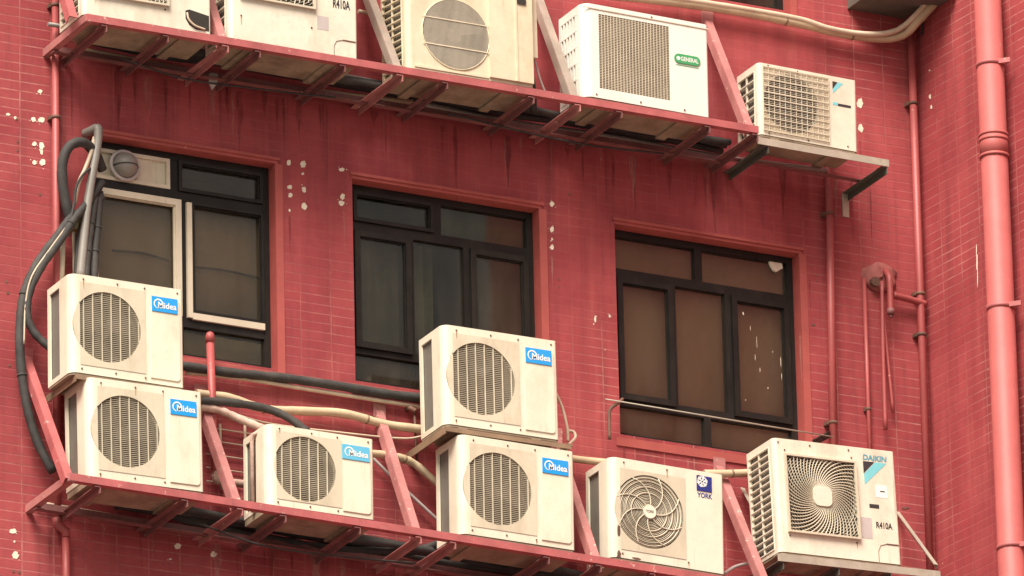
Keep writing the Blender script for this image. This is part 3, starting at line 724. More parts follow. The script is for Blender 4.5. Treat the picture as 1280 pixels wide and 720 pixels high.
def daikin(label, BL, BR, TL=None, H=None, gr=None, missing=False, marks=True, yf=-.545, mat='ivory', txt=True, gz=.175, gap=.165, stk=(.20, .385)):
    s = Unit('outdoor_unit', label, BL, BR, TL, H, yf=yf, D=.33, pan=.014 if yf < -.55 else .04); W, H = s.W, s.H
    gx0, gx1, gz0, gz1 = W*.075, W*.665, H*gz, H*.865
    cx, cz = (gx0+gx1)/2, (gz0+gz1)/2; r = min(gx1-gx0, gz1-gz0)*.485
    s.shell(M[mat], (cx, cz, r), None, rl=.03, post=.06)
    louvre_side(s, M[mat], 2, 15, .06, s.D-.02)
    m = MB(); frame_rect(m, gx0, gx1, gz0, gz1, .012, -.022, .0); fr = m.build('guard_frame', M['grille'], s.o)
    m = MB(); m.plate_hole(gx0+.012, gx1-.012, gz0+.012, gz1-.012, cx, cz, r, -.0025, .005); m.build('guard_backing', M['fan_dark'], s.o)
    swirl_guard(cx, cz, (gx1-gx0)/2-.006, (gz1-gz0)/2-.006, .052).build('fan_guard', M['grille'], s.o)
    k = .058; poly = []
    for qx, qz, a0 in ((1, -1, -90), (1, 1, 0), (-1, 1, 90), (-1, -1, 180)):
        for i in range(5):
            a = R(a0+90*i/4); poly.append((cx+qx*.026+.036*math.cos(a), cz+qz*.026+.036*math.sin(a)))
    m = MB(); m.prism_y(poly, -.022, -.004); m.build('guard_hub', M[mat], s.o)
    s.fan(cx, cz, r*.95)
    for x, z in ((W*.04, H*.965), (W*.3, H*.965), (W*.62, H*.965), (W*.09, H*.90), (W*.64, H*.90), (W*.09, H*.15), (W*.64, H*.15)):
        m = MB(); m.disc_y(x, -.004, .001, z, .0055, 8); rust_run(m, x, z); m.build('screw', [M['rust'], M['rust_run']], s.o)
    if txt:
        x0, x1 = W*.815, W*.985; z0 = H*.305
        m = MB(); text_mb(m, 'R410A', W*.81, W*.945, H*.30, H*.358, -.0012, bold=.03); m.build('lettering', M['ink_dark'], s.o)
        m = MB(); m.box(W*.685, W*.775, -.0012, .001, H*stk[0], H*stk[1]); m.build('faded_sticker', M['lavender'], s.o)
    if marks:
        m = MB(); text_mb(m, 'DAIKIN', W*.735, W*.935, H*.895, H*.945, -.0012, bold=.04, shear=.12); m.build('lettering', M['ink_blue'], s.o)
        bo = bpy.data.objects.new('badge', None); col.objects.link(bo); bo.parent = s.o
        m = MB(); m.face([(W*.735, -.0012, H*.885), (W*.735, -.0012, H*.775), (W*.83, -.0012, H*.885)]); m.build('dark_triangle', M['ink_dark'], bo)
        m = MB(); m.face([(W*.835, -.0012, H*.885), (W*.737, -.0012, H*.77), (W*.737, -.0012, H*.675), (W*.93, -.0012, H*.885)]); m.build('cyan_triangle', M['cyan'], bo)
        m = MB(); m.box(W*.825, W*.92, -.0013, .001, H*.575, H*.685, 0); m.box(W*.86, W*.90, -.0018, -.0012, H*.625, H*.636, 1); m.build('sticker', [M['ink_white'], M['ink_dark']], s.o)
        m = MB(); m.box(W*.765, W*.845, -.0013, .001, H*.475, H*.51); m.build('panel_bar', M['ink_dark'], s.o)  # flat dark plate paints the shade of a slot
    if missing:
        m = MB(); pl = [(W*.80, H*.17), (W*.80, H*.10), (W*.83, H*.05), (W*.88, H*.022), (W*.984, H*.022), (W*.984, H*.155), (W*.83, H*.185)]
        m.prism_y(pl, -.0015, .002); m.build('corner_shade', M['fan_dark'], s.o)  # flat dark plate paints the shade inside the missing corner
        m = MB(); m.tube(spline([(W*.81, -.006, H*.15), (W*.82, -.012, H*.09), (W*.87, -.012, H*.045), (W*.95, -.006, H*.03)]), .006, 6); m.build('loose_cable', M['pale_pipe'], s.o)
    else:
        m = MB(); pts = [(W*.815, -.002, .004), (W*.815, -.002, H*gap*.6), (W*.835, -.002, H*gap*.9), (W*.875, -.002, H*gap), (W*.98, -.002, H*gap)]
        m.tube(pts, .0016, 4); m.box(W*.885, W*.985, -.003, .001, H*gap, H*gap+.006); m.build('cover_gap', M['rust'], s.o)
    return s
daikin('large ivory unit with swirled square fan guard and cyan badge, lowest at right', (975, 689), (1127, 706), (974, 548), yf=-.56)
daikin('ivory unit at the top left with an open corner shaded by a dark plate, cut by the frame', (104, 17), (264, 43), H=.73, missing=True, marks=False, txt=False)
daikin('ivory unit with dark R410A lettering, second from left on the upper rack', (287, 47), (447, 75), H=1.02, marks=False, gz=.262, gap=.105, stk=(.15, .235))

def tall_tan():
    s = Unit('outdoor_unit', 'tan unit with pale disc shaped wire fan guard on the upper rack', (509, 84), (667, 110), H=.72, yf=-.545, D=.33)
    W, H = s.W, s.H; cx, cz = s.L(569.5, 43.5); r = .218
    s.shell(M['tan'], (cx, cz, r), None, rl=.035, post=.06)
    louvre_side(s, M['tan'], 2, 15, .06, s.D-.02, slant=.03)
    m = MB(); k = int(r/.0075)
    for i in range(-k, k+1):
        x = i*.0075; h = math.sqrt(max(0, r*r-x*x))
        if h > .01: m.box(cx+x-.0017, cx+x+.0017, -.006, -.002, cz-h, cz+h)
    m.build('fan_guard', M['grille_grey'], s.o)
    m = MB()
    for z in (-.085, .085):
        h = math.sqrt(r*r-z*z); m.box(cx-h-.02, cx+h+.02, -.009, -.0062, cz+z-.003, cz+z+.003)
    m.tube([(cx+(r+.004)*math.cos(2*math.pi*j/48), -.003, cz+(r+.004)*math.sin(2*math.pi*j/48)) for j in range(49)], .004, 5, caps=False)
    m.build('guard_wire', M['tan'], s.o)
    s.fan(cx, cz, r*.95, mat='grille_grey', y=.04)
    xs, _ = s.L(612, 100); x2, _ = s.L(643, 60)
    m = MB(); m.box(xs, W-.004, -.016, -.0005, .02, H-.013); m.box(x2, x2+.012, -.022, -.0162, .02, H-.013); m.build('service_cover', M['tan'], s.o)
    m = MB(); m.box(.05, xs-.006, -.006, -.0005, .012, .026); m.build('front_lip', M['tan'], s.o)
    xa, za = s.L(644, 3); m = MB(); m.box(xa, xa+.06, -.0235, -.0225, za-.015, za+.03); m.build('grip_shade', M['fan_dark'], s.o)  # thin dark plate gives the recess its shade by colour
    m = MB(); m.box(W+.001, W+.055, .04, .26, H*.30, H-.02); m.build('valve_guard', M['tan'], s.o)
    m = MB(); m.tube(spline([(W+.03, .12, H*.3), (W+.07, .16, H*.16), (W+.10, .20, H*.05), (W+.13, .26, -.03)]), .022, 8); m.build('pipe_lagging', M['hose'], s.o)
    m = MB(); m.tube(spline([(W+.055, .08, H*.3), (W+.095, .10, H*.16), (W+.14, .12, H*.05)]), .007, 6); m.build('drain_hose', M['lavender'], s.o)
tall_tan()

def general():
    s = Unit('outdoor_unit', 'white unit with rectangular mesh front and small green badge', (730, 119), (887, 147), (735, 4), yf=-.545, D=.31)
    W, H = s.W, s.H
    x0, z1 = s.L(748, 17); x1, z0 = s.L(838, 122); z0 = s.L(750, 110)[1]; z1 = s.L(747, 17)[1]
    cx, cz, r = (x0+x1)/2, (z0+z1)/2, .2
    s.shell(M['white'], None, None, rl=.06, post=.075, rect_hole=(x0, x1, z0, z1))
    m = MB(); n = int((z1-z0)/.0105)
    for i in range(n+1):
        z = z0+(z1-z0)*i/n; m.box(x0, x1, .002, .006, z-.0026, z+.0026, 1)
    k = int((x1-x0)/.020)
    for i in range(k+1):
        x = x0+(x1-x0)*i/k; m.box(x-.0019, x+.0019, .001, .0075, z0, z1)
    m.build('front_mesh', [M['grille'], M['slat']], s.o)
    m = MB(); m.face([(x0-.01, .03, z0-.01), (x1+.01, .03, z0-.01), (x1+.01, .03, z1+.01), (x0-.01, .03, z1+.01)]); m.build('mesh_backing', M['fan'], s.o)
    m = MB()                                                         # slotted flank
    for i in range(6):
        y = .09+(s.D-.12)*i/5; m.box(-.003, .010, y-.008, y+.008, .03, H-.05)
    for j in range(6):
        z = .03+(H-.08)*j/5; m.box(-.004, .011, .08, s.D-.02, z-.006, z+.006)
    m.build('side_louvre', M['white'], s.o)
    bx0, bz1 = s.L(842.5, 69); bx1, bz0 = s.L(875, 81); zc = (bz0+bz1)/2; hh = .030
    m = MB(); rr = hh; poly = [(bx1-rr+rr*math.cos(a), zc+rr*math.sin(a)) for a in [R(-90+18*i) for i in range(11)]] + [(bx0+rr+rr*math.cos(a), zc+rr*math.sin(a)) for a in [R(90+18*i) for i in range(11)]]
    m.prism_y(poly, -.006, .0); bd = m.build('badge', M['green'], s.o)
    m = MB(); text_mb(m, 'GENERAL', bx0+.042, bx1-.014, zc-.014, zc+.014, -.0066, bold=.02)
    m.prism_y([(bx0+.026+.013*math.cos(a), zc+.013*math.sin(a)) for a in [R(30*i) for i in range(12)]], -.0066, -.005); m.build('lettering', M['ink_white'], bd)
    m = MB(); m.box(bx0+.012, bx1-.01, -.0015, .001, zc-hh-.014, zc-hh-.010); m.build('underline', M['green'], s.o)
    m = MB(); m.box(.0, W+.004, -.005, -.0004, H-.032, H-.026); m.build('lid_seam', M['grille'], s.o)
    for x, z in ((W*.1, .02), (W*.45, .02), (W*.8, .02), (W*.55, H-.018)):
        m = MB(); m.disc_y(x, -.004, .001, z, .0055, 8); rust_run(m, x, z); m.build('screw', [M['rust'], M['rust_run']], s.o)
general()

def small_daikin():
    s = Unit('outdoor_unit', 'compact beige unit with gridded fan guard on the pale tray at top right', (949, 167), (1072, 190), (950, 78), yf=-.46, D=.27, pan=.012)
    W, H = s.W, s.H; cx, cz = s.L(989, 130); r = .188
    s.shell(M['ivory'], (cx, cz, r), None, rl=.03, post=.05)
    louvre_side(s, M['ivory'], 2, 7, .05, s.D-.02, slant=.0)
    x0, z1 = s.L(953, 84); x1 = s.L(1036, 170)[0]; z0 = H*.06; z1 = H*.95
    m = MB(); m.plate_hole(x0, x1, z0, z1, cx, cz, r, -.003, .008); m.build('fan_panel', M['cream_panel'], s.o)
    m = MB(); n = int((z1-z0)/.0105)
    for i in range(n+1): z = z0+(z1-z0)*i/n; m.box(x0, x1, -.007, -.0055, z-.0012, z+.0012)
    for i in range(13): x = x0+(x1-x0)*i/12; m.box(x-.0014, x+.0014, -.0095, -.0045, z0, z1)
    for i in range(11): z = z0+(z1-z0)*i/10; m.box(x0, x1, -.012, -.0093, z-.0028, z+.0028)
    m.build('fan_guard', M['grille'], s.o)
    s.fan(cx, cz, r*.95, mat='fan_dark')
    bo = bpy.data.objects.new('badge', None); col.objects.link(bo); bo.parent = s.o
    a = W*.755
    m = MB(); m.face([(a, -.0012, H*.93), (a, -.0012, H*.82), (a+.035, -.0012, H*.925)]); m.build('dark_triangle', M['ink_dark'], bo)
    m = MB(); m.face([(a+.037, -.0012, H*.925), (a+.001, -.0012, H*.815), (a+.001, -.0012, H*.755), (a+.075, -.0012, H*.925)]); m.build('cyan_triangle', M['cyan'], bo)
    m = MB(); m.box(a, a+.035, -.0013, .001, H*.60, H*.64, 0); m.box(a+.036, a+.125, -.0013, .001, H*.595, H*.63, 1); m.build('panel_bar', [M['cyan'], M['ink_dark']], s.o)
    for x, z in ((W*.1, H*.975), (W*.4, H*.97), (W*.1, H*.03), (W*.5, H*.03), (W*.9, H*.05)):
        m = MB(); m.disc_y(x, -.004, .001, z, .005, 8); rust_run(m, x, z); m.build('screw', [M['rust'], M['rust_run']], s.o)
small_daikin()

# ------------------------------------------------------------------ racks
YR = -.60
def rail_z(a, b, u):
    t = (u-a[0])/(b[0]-a[0]); return P(u, a[1]+(b[1]-a[1])*t, YR)
def rack(label, a, b, arms, struts, rear, name='steel_rack', drop=.055):
    """angle iron rail hung before the wall on cross arms and raking struts; a, b are the rail's top ends"""
    A, B = P(*a, YR), P(*b, YR); d = (B-A).normalized()
    o = thing(name, label, 'rack', A)
    def loc(p): return Vector(p)-A
    # an L bar: one flange faces the street, the other runs under the units
    m = MB(); m.beam(loc(A), loc(B), .006, .044, oh=-.022); m.beam(loc(A)+Vector((0, .024, 0)), loc(B)+Vector((0, .024, 0)), .040, .006, oh=-.0405)
    m.build('front_rail', M['rack_red'], o)
    m = MB()
    for y, k in rear:
        m.beam(loc(A)+Vector((0, -YR+y, -.062)), loc(B)+Vector((0, -YR+y, -.062)), .045, .006)
        m.beam(loc(A)+Vector((.01, -YR+y+.02, -.035)), loc(B)+Vector((0, -YR+y+.02, -.035)), .005, .046)
    m.build('rear_rail', M['arm_dull'], o)
    for u, mat in arms:
        p = rail_z(a, b, u); q = Vector((p.x, -.005, p.z))
        m = MB(); z = Vector((0, 0, -.054))
        m.beam(loc(p)+z+Vector((0, .002, 0)), loc(q)+z+Vector((random.uniform(-.02, .02), 0, 0)), random.uniform(.032, .046), .006)
        m.beam(loc(p)+z+Vector((.018, .002, -.004)), loc(q)+z+Vector((.018, 0, -.004)), .006, .036, oh=-.016)
        m.build('cross_arm', M[mat], o)
    for (u, tu, tv, mat) in struts:
        p = rail_z(a, b, u)+Vector((0, .012, -.03)); q = P(tu, tv, -.006); q.x = q.x*.5+p.x*.5 if abs(q.x-p.x) > .08 else q.x
        m = MB(); m.beam(loc(p), loc(q), .052, .006, (0, -1, 0)); m.beam(loc(p), loc(q), .006, .05, (0, -1, 0), ow=-.024, oh=-.028)
        m.build('strut', M[mat], o)
        m = MB(); m.box(*[v for w_ in zip(loc(q)-Vector((.04, .006, .05)), loc(q)+Vector((.04, .004, .05))) for v in w_]); m.build('anchor_plate', M[mat], o)
    # end piece back to the wall
    m = MB(); q = Vector((A.x, 0, A.z)); m.beam(loc(A)+Vector((-.003, 0, 0)), loc(q)+Vector((-.003, 0, 0)), .006, .046, oh=-.024); m.beam(loc(A)+Vector((.018, .0, -.046)), loc(q)+Vector((.018, 0, -.046)), .036, .006)
    m.build('end_arm', M['strut_pink'], o)
    return o
rack('long red steel rack under the top row of units', (108, 17), (948, 158),
     [(130, 'arm_dull'), (207, 'arm_dull'), (322, 'arm_dull'), (428, 'arm_dull'), (556, 'arm_dull'), (664, 'arm_dull'), (774, 'arm_dull'), (884, 'arm_dull'), (944, 'arm_dull'), (282, 'strut_pink'), (500, 'strut_pink'), (722, 'strut_pink')],
     [(93, 52, -115, 'rack_red'), (281, 238, -80, 'strut_pink'), (500, 446, -52, 'strut_grey'), (721, 668, -20, 'strut_grey'), (940, 884, 22, 'strut_pink')], [(-.12, 1)])
rack('long red steel rack carrying the lower row of units', (87, 591), (1010, 737),
     [(122, 'arm_dull'), (231, 'arm_dull'), (354, 'arm_dull'), (447, 'arm_dull'), (566, 'strut_pink'), (683, 'arm_dull'), (300, 'strut_pink'), (523, 'strut_pink'), (748, 'arm_dull'), (815, 'arm_dull'), (890, 'arm_dull'), (965, 'arm_dull')],
     [(80+8, 33, 445, 'rack_red'), (299, 258, 492, 'strut_pink'), (523, 474, 512, 'strut_pink'), (748, 695, 545, 'strut_pink'), (962, 899, 582, 'strut_pink')], [(-.12, 1)])

def tray(label, a, b, yf, struts, mat='galv', extra=None):
    A, B = P(*a, yf), P(*b, yf); o = thing('wall_bracket', label, 'bracket', A)
    def loc(p): return Vector(p)-A
    m = MB(); m.beam(loc(A), loc(B), .006, .045, oh=-.0225); m.beam(loc(A)+Vector((0, .026, 0)), loc(B)+Vector((0, .026, 0)), .046, .005, oh=-.0025)
    m.build('front_rail', M[mat], o)
    m = MB(); off = Vector((0, abs(yf)*.62, -.03)); m.beam(loc(A)+off, loc(B)+off, .04, .006); m.build('rear_rail', M['arm_dull'], o)
    for t in struts:
        p = A.lerp(B, t); q = Vector((p.x, -.002, p.z)); m = MB(); z = Vector((0, .004, -.048))
        m.beam(loc(p)+z, loc(q)+z, .042, .005); m.beam(loc(p)+z+Vector((.019, 0, -.003)), loc(q)+z+Vector((.019, 0, -.003)), .005, .04, oh=-.02); m.build('cross_arm', M['dark_steel'], o)
        if t < .9: continue
        m = MB(); m.box(loc(q).x-.022, loc(q).x+.022, loc(q).y-.006, loc(q).y, loc(q).z-.20, loc(q).z-.046); m.build('wall_plate', M[mat], o)
    if extra: extra(o, loc)
    return o
tray('pale steel bracket under the compact beige unit at top right', (947, 171), (1111, 200), -.50, [.06, .965])
def dk_extra(o, loc):
    def bar(u0, v0, y0, u1, v1, y1, w_=.026):
        m = MB(); m.beam(loc(P(u0, v0, y0)), loc(P(u1, v1, y1)), w_, .005, (0, -1, 0)); m.beam(loc(P(u0, v0, y0)), loc(P(u1, v1, y1)), .005, w_, (0, -1, 0), ow=-w_/2, oh=-w_/2); m.build('brace', M['galv'], o)
    bar(928, 610, -.02, 975, 693, -.53); bar(1122, 640, -.02, 1170, 706, -.49)
    m = MB(); m.beam(loc(P(953, 604, -.01)), loc(P(957, 735, -.01)), .045, .008, (0, -1, 0)); m.build('wall_plate', M['galv'], o)
tray('pale steel bracket carrying the large ivory unit with cyan badge', (972, 692), (1175, 714), -.57, [.02, .36, .68, .985], extra=dk_extra)

def stack_bracket(label, a, b, yf, back, left):
    A, B = P(*a, yf), P(*b, yf); o = thing('stack_bracket', label, 'bracket', A)
    def loc(p): return Vector(p)-A
    m = MB(); m.beam(loc(A), loc(B), .006, .028, oh=-.014); m.beam(loc(A)+Vector((0, .022, 0)), loc(B)+Vector((0, .022, 0)), .04, .005, oh=-.0025); m.build('front_rail', M['brown_steel'], o)
    for p in (A, A.lerp(B, .97)):
        q = Vector((p.x, -.004, p.z)); m = MB(); m.beam(loc(p)+Vector((0, .003, -.02)), loc(q)+Vector((0, 0, -.02)), .006, .045); m.beam(loc(p)+Vector((.022, .003, -.003)), loc(q)+Vector((.022, 0, -.003)), .04, .005)
        m.build('cross_arm', M['brown_steel'], o)
    return o
stack_bracket('brown steel bracket between the two units of the left stack', (95, 467.5), (228, 489), -.52, 0, 0)
stack_bracket('brown steel bracket between the two units of the middle stack', (557, 533), (714, 556), -.52, 0, 0)

# ------------------------------------------------------------------ pipes, hoses and cables
def run(name, label, cat, pts, rad, mat, smooth=True, n=10, wob=0, bands=None, k=7):
    """a pipe through photo positions (u, v, metres before the wall)"""
    w3 = [P(u, v, y) for u, v, y in pts]; o0 = w3[0]
    w3 = spline(w3, k) if smooth else w3
    m = MB(); m.tube([p-o0 for p in w3], rad, n, wob=wob)
    if not bands: return tag(m.build(name, mat, None, o0), label, cat)
    o = thing(name, label, cat, o0); m.build('tube', mat, o)
    for t in bands:
        i = min(len(w3)-2, int(t*(len(w3)-1))); p, q = w3[i]-o0, w3[i+1]-o0; d = (q-p).normalized()
        m = MB(); m.tube([p-d*.006, p+d*.006], rad*1.12, n); m.build('tie', M['brown_steel'] if mat == M['cream_pipe'] else M['hose'], o)
    return o
def upright(name, label, u, v0, v1, y, rad, mat, clamps=(), lean=0.0, cat='pipe', n=14, collars=()):
    """an upright pipe on the facade, with wall clamps at the given picture heights"""
    p, q = P(u, v0, y), P(u, v1, y); q.x = p.x; q.y = p.y
    if lean: q = P(lean, v1, y)
    o = thing(name, label, cat, q); m = MB(); m.tube([p-q, Vector((0, 0, 0))], rad, n); m.build('tube', mat, o)
    for v in clamps:
        t = (v-v0)/(v1-v0); c = p.lerp(q, t)-q; m = MB(); m.tube([c-Vector((0, 0, .009)), c+Vector((0, 0, .009))], rad*1.2, n)
        m.box(c.x-rad*1.6, c.x+rad*1.6, c.y+rad*.2, -q.y-.001, c.z-.011, c.z+.011); m.build('clamp', M['rust'] if mat != M['pipe_pink'] else M['strut_pink'], o)
    for v in collars:
        t = (v-v0)/(v1-v0); c = p.lerp(q, t)-q; m = MB(); m.tube([c-Vector((0, 0, .06)), c+Vector((0, 0, .06))], rad*1.07, n); m.build('collar', mat, o)
    return o
# left thin downpipe with its offset joint below the rack
o = upright('downpipe', 'thin red downpipe on the far left running past both racks', 69, -60, 652, -.045, .022, M['pipe_red'], (150, 8), lean=71.5)
b0 = o.location.copy(); e1 = P(82, 668, -.045); e2 = P(84, 780, -.045)
m = MB(); m.tube([Vector((0, 0, .02)), Vector((0, 0, -.02)), e1-b0+Vector((0, 0, .02)), e1-b0-Vector((0, 0, .02))], .027, 12); m.build('offset_joint', M['pipe_red'], o)
m = MB(); m.tube([e1-b0, e2-b0], .023, 12); m.build('tube', M['pipe_red'], o)
# capped stub
o = thing('vent_stub', 'short capped red pipe standing before the bottom of the white framed window', 'pipe', P(270, 600, -.10))
L0 = o.location.copy()
m = MB(); m.tube([P(262.5, 424, -.10)-L0, P(269, 598, -.10)-L0], .023, 12); m.build('tube', M['pipe_red'], o)
m = MB(); m.tube([P(262.5, 428, -.10)-L0, P(262.5, 420, -.10)-L0, P(262.5, 416.5, -.10)-L0, P(262.5, 415, -.10)-L0], [.027, .027, .021, .010], 12); m.build('cap', M['pipe_red'], o)
m = MB(); m.tube(spline([P(269, 590, -.10)-L0, P(270, 599, -.10)-L0, P(280, 602, -.10)-L0, P(322, 607, -.10)-L0]), .024, 10); m.build('elbow', M['pink_wrap'], o)
upright('downpipe', 'slim red downpipe close to the inner corner of the walls', 1135.5, -40, 800, -.05, .0235, M['pipe_red'], (133, 373, 424), lean=1166)
upright('downpipe', 'slim red downpipe dropping beside the window with the plaster chip', 1035.5, 190, 640, -.05, .024, M['pipe_red'], (268, 530), lean=1043)
upright('thin_pipe', 'thin red pipe left of the two loose hanging pipes', 1080, 348, 640, -.03, .0125, M['pipe_red'], (512,), lean=1090)
run('thin_pipe', 'straight thin red pipe hanging free with an open lower end', 'pipe', [(1102.5, 352, -.06), (1104, 440, -.06), (1107, 537, -.06)], .0125, M['pipe_red'])
run('thin_pipe', 'slightly bent thin red pipe hanging tied to its straight neighbour', 'pipe', [(1104, 380, -.045), (1108, 430, -.045), (1116.5, 515, -.045)], .0095, M['pipe_red'])
# mortar boss with pipe stub
pc = P(1100, 348, 0); o = thing('pipe_outlet', 'lumpy mortar boss with a red elbow pipe sticking out of the wall', 'pipe', pc)
m = MB(); vs = []; fs = []; nn = 14; rnd = random.Random(4)
for i in range(6):
    a = math.pi/2*i/5
    for j in range(nn):
        k = 1+rnd.uniform(-.22, .22); th = 2*math.pi*j/nn
        vs.append((.115*k*math.cos(a)*math.cos(th), -.035*math.sin(a)*k, .095*k*math.cos(a)*math.sin(th)))
for i in range(5):
    for j in range(nn): fs.append((i*nn+j, i*nn+(j+1) % nn, (i+1)*nn+(j+1) % nn, (i+1)*nn+j))
m.mesh(vs, fs, 0, True); m.build('mortar_boss', M['patch'], o)
m = MB(); m.tube(spline([P(1106, 338, -.02)-pc, P(1111, 346, -.09)-pc, P(1112.5, 360, -.10)-pc, P(1113.5, 392, -.10)-pc]), .019, 12); m.build('stub', M['pipe_red'], o)
m = MB(); m.tube([P(1113.3, 386, -.10)-pc, P(1113.6, 393, -.10)-pc], .023, 12); m.tube([P(1113.6, 393, -.10)-pc, P(1113.7, 397, -.10)-pc], .012, 8); m.build('tip', M['arm_dull'], o)
m = MB(); m.disc_y(P(1094, 352, -.05).x-pc.x, -.056, -.03, P(1094, 352, -.05).z-pc.z, .03, 9); m.build('hole_shade', M['rust'], o)  # dark disc on the mortar puts a hole's shade into colour
run('branch_pipe', 'short level red branch joining the corner downpipe', 'pipe', [(1116, 369, -.07), (1136, 374, -.06), (1157, 380, -.055)], .021, M['pipe_red'], bands=None)

# large downpipes on the flank wall
def side_pipe(label, u, v, rad, gap, mat, clips, cols, name='downpipe'):
    p = on_side(u, v, rad+gap); o = thing(name, label, 'pipe', (p.x, p.y, GROUND)); top = ZT-GROUND-.05
    m = MB(); m.tube([(0, 0, 0), (0, 0, top)], rad, 28); m.build('tube', mat, o)
    def zof(vv): return PP(u, vv, p, sn).z-GROUND
    for vv in clips:
        z = zof(vv); m = MB(); m.tube([(0, 0, z-.014), (0, 0, z+.014)], rad*1.05, 28)
        e = -sn*(rad+gap); m.beam((-sn*rad*.9)+Vector((0, 0, z))+sd*-.02, e+Vector((0, 0, z))+sd*-.02, .02, .02)
        m.beam(Vector((0, 0, z))+sd*rad*.95, Vector((0, 0, z))+sd*(rad+.055)-sn*.05, .012, .03); m.build('clip', M['rack_red'], o)
    for v0_, v1_ in cols:
        m = MB(); z0_, z1_ = zof(v1_), zof(v0_)
        m.tube([(0, 0, z0_), (0, 0, z1_)], rad*1.05, 28)
        for z in (z0_+.012, z1_-.012, z1_-.045): m.tube([(0, 0, z-.009), (0, 0, z+.009)], rad*1.09, 28)
        m.build('collar', mat, o)
    return o
side_pipe('big pink red downpipe on the flank wall at the right', 1250, 360, .083, .03, M['pipe_pink'], (75, 386, 692), ((163, 195),))

# cream insulated lines
run('insulated_pipe', 'long cream insulated pipe sagging between the left stack and middle stack', 'pipe', [(245, 492, -.09), (285, 497, -.08), (330, 511, -.07), (380, 514, -.06), (430, 517, -.06), (480, 530, -.06), (535, 538, -.07), (600, 548, -.08)], .026, M['cream_pipe'], bands=(.3, .66), wob=.05)
run('insulated_hose', 'long black foam hose lying along the sills of the two left windows', 'hose', [(225, 457, -.07), (290, 466, -.06), (350, 472, -.055), (420, 482, -.055), (480, 492, -.055), (540, 499, -.06)], .027, M['hose'], wob=.09)
run('conduit', 'straight pale conduit just below the long black hose', 'conduit', [(232, 466, -.04), (300, 473, -.04), (400, 489, -.04), (540, 511, -.04)], .0125, M['pale_pipe'])
run('insulated_hose', 'short black hose curving down behind the smallest unit', 'hose', [(245, 501, -.16), (285, 503, -.15), (330, 510, -.15), (360, 522, -.18), (385, 540, -.22)], .024, M['hose'], wob=.09)
run('insulated_pipe', 'grubby tape wrapped pipe entering the back of the smallest unit', 'pipe', [(248, 508, -.14), (275, 513, -.14), (300, 524, -.16), (330, 536, -.22)], .023, M['pink_wrap'], wob=.12)
run('insulated_pipe', 'frayed cream pipe bending down between smallest unit and middle stack', 'pipe', [(455, 566, -.18), (490, 570, -.14), (515, 578, -.12), (535, 594, -.12), (565, 620, -.14)], .024, M['cream_pipe'], wob=.10, bands=(.4,))
run('conduit', 'thin grey conduit slanting down behind the raking strut', 'conduit', [(460, 567, -.05), (500, 606, -.05), (560, 662, -.06)], .010, M['lavender'])
run('insulated_pipe', 'short cream pipe between middle stack and spiral guard unit', 'pipe', [(690, 568, -.08), (720, 574, -.08), (775, 580, -.10)], .022, M['cream_pipe'])
run('insulated_pipe', 'short cream pipe entering the large ivory unit from the left', 'pipe', [(880, 592, -.10), (915, 592, -.11), (960, 590, -.14)], .024, M['cream_pipe'], bands=(.5,))
run('cable', 'thin pale cable looping down the right flank of the middle stack', 'cable', [(694, 490, -.30), (703, 510, -.28), (709, 535, -.28), (710, 552, -.27)], .009, M['pale_pipe'])
run('cable', 'pale bent pipe end at the right foot of the upper middle unit', 'pipe', [(711, 556, -.28), (719, 547, -.27), (717, 540, -.25), (708, 538, -.24)], .009, M['pale_pipe'])
run('cable', 'loose grey cable curling below the large ivory unit', 'cable', [(905, 717, -.35), (920, 708, -.30), (940, 704, -.22), (960, 705, -.12)], .010, M['lavender'])
# upper right cream pair
run('insulated_pipe', 'thick cream pipe along the top right under the upper window', 'pipe', [(740, -8, -.07), (850, 4, -.06), (930, 16, -.06), (1000, 30, -.06), (1050, 42, -.06), (1100, 48, -.08), (1128, 44, -.12), (1148, 26, -.20), (1185, -14, -.30)], .027, M['cream_pipe'], wob=.05, bands=(.35, .55))
run('insulated_pipe', 'thinner cream pipe lying along the thick one at top right', 'pipe', [(740, -13, -.09), (850, -1, -.08), (930, 11, -.08), (1000, 24, -.08), (1035, 35, -.09), (1075, 42, -.10), (1110, 41, -.13), (1135, 28, -.18), (1175, -16, -.30)], .017, M['pale_pipe'], wob=.05)
# lines running along the back under the racks
run('conduit', 'grimy yellow conduit under the back of the upper rack', 'conduit', [(95, 62, -.07), (280, 97, -.07), (420, 118, -.07), (515, 129, -.07)], .021, M['cream_pipe'])
run('conduit', 'grey conduit under the right half of the upper rack', 'conduit', [(520, 128, -.04), (640, 153, -.05), (760, 170, -.05), (900, 196, -.05), (1040, 214, -.05)], .016, M['grey_pvc'])
run('insulated_hose', 'black hose drooping under the back of the lower rack', 'hose', [(180, 630, -.09), (240, 652, -.08), (330, 672, -.08), (420, 687, -.08), (520, 688, -.12), (556, 676, -.25)], .028, M['hose'], wob=.09)
run('conduit', 'pale conduit below the black hose under the lower rack', 'conduit', [(45, 628, -.04), (200, 655, -.04), (330, 679, -.04), (520, 706, -.04), (700, 733, -.04)], .012, M['pale_pipe'])
run('conduit', 'dull pale pipe behind the units of the top left', 'conduit', [(60, 30, -.10), (300, 70, -.10), (480, 104, -.10)], .013, M['grey_pvc'])
run('cable', 'thin black cable curling across the grey elbow pipe', 'cable', [(126, 205, -.05), (108, 214, -.14), (96, 232, -.15), (92, 258, -.14), (84, 288, -.15), (66, 318, -.15)], .008, M['hose'])
run('insulated_hose', 'slim black hose crossing low behind the grey elbow pipe', 'hose', [(129, 246, -.04), (112, 262, -.07), (100, 290, -.08), (96, 330, -.09), (96, 362, -.09)], .017, M['hose'], wob=.09)
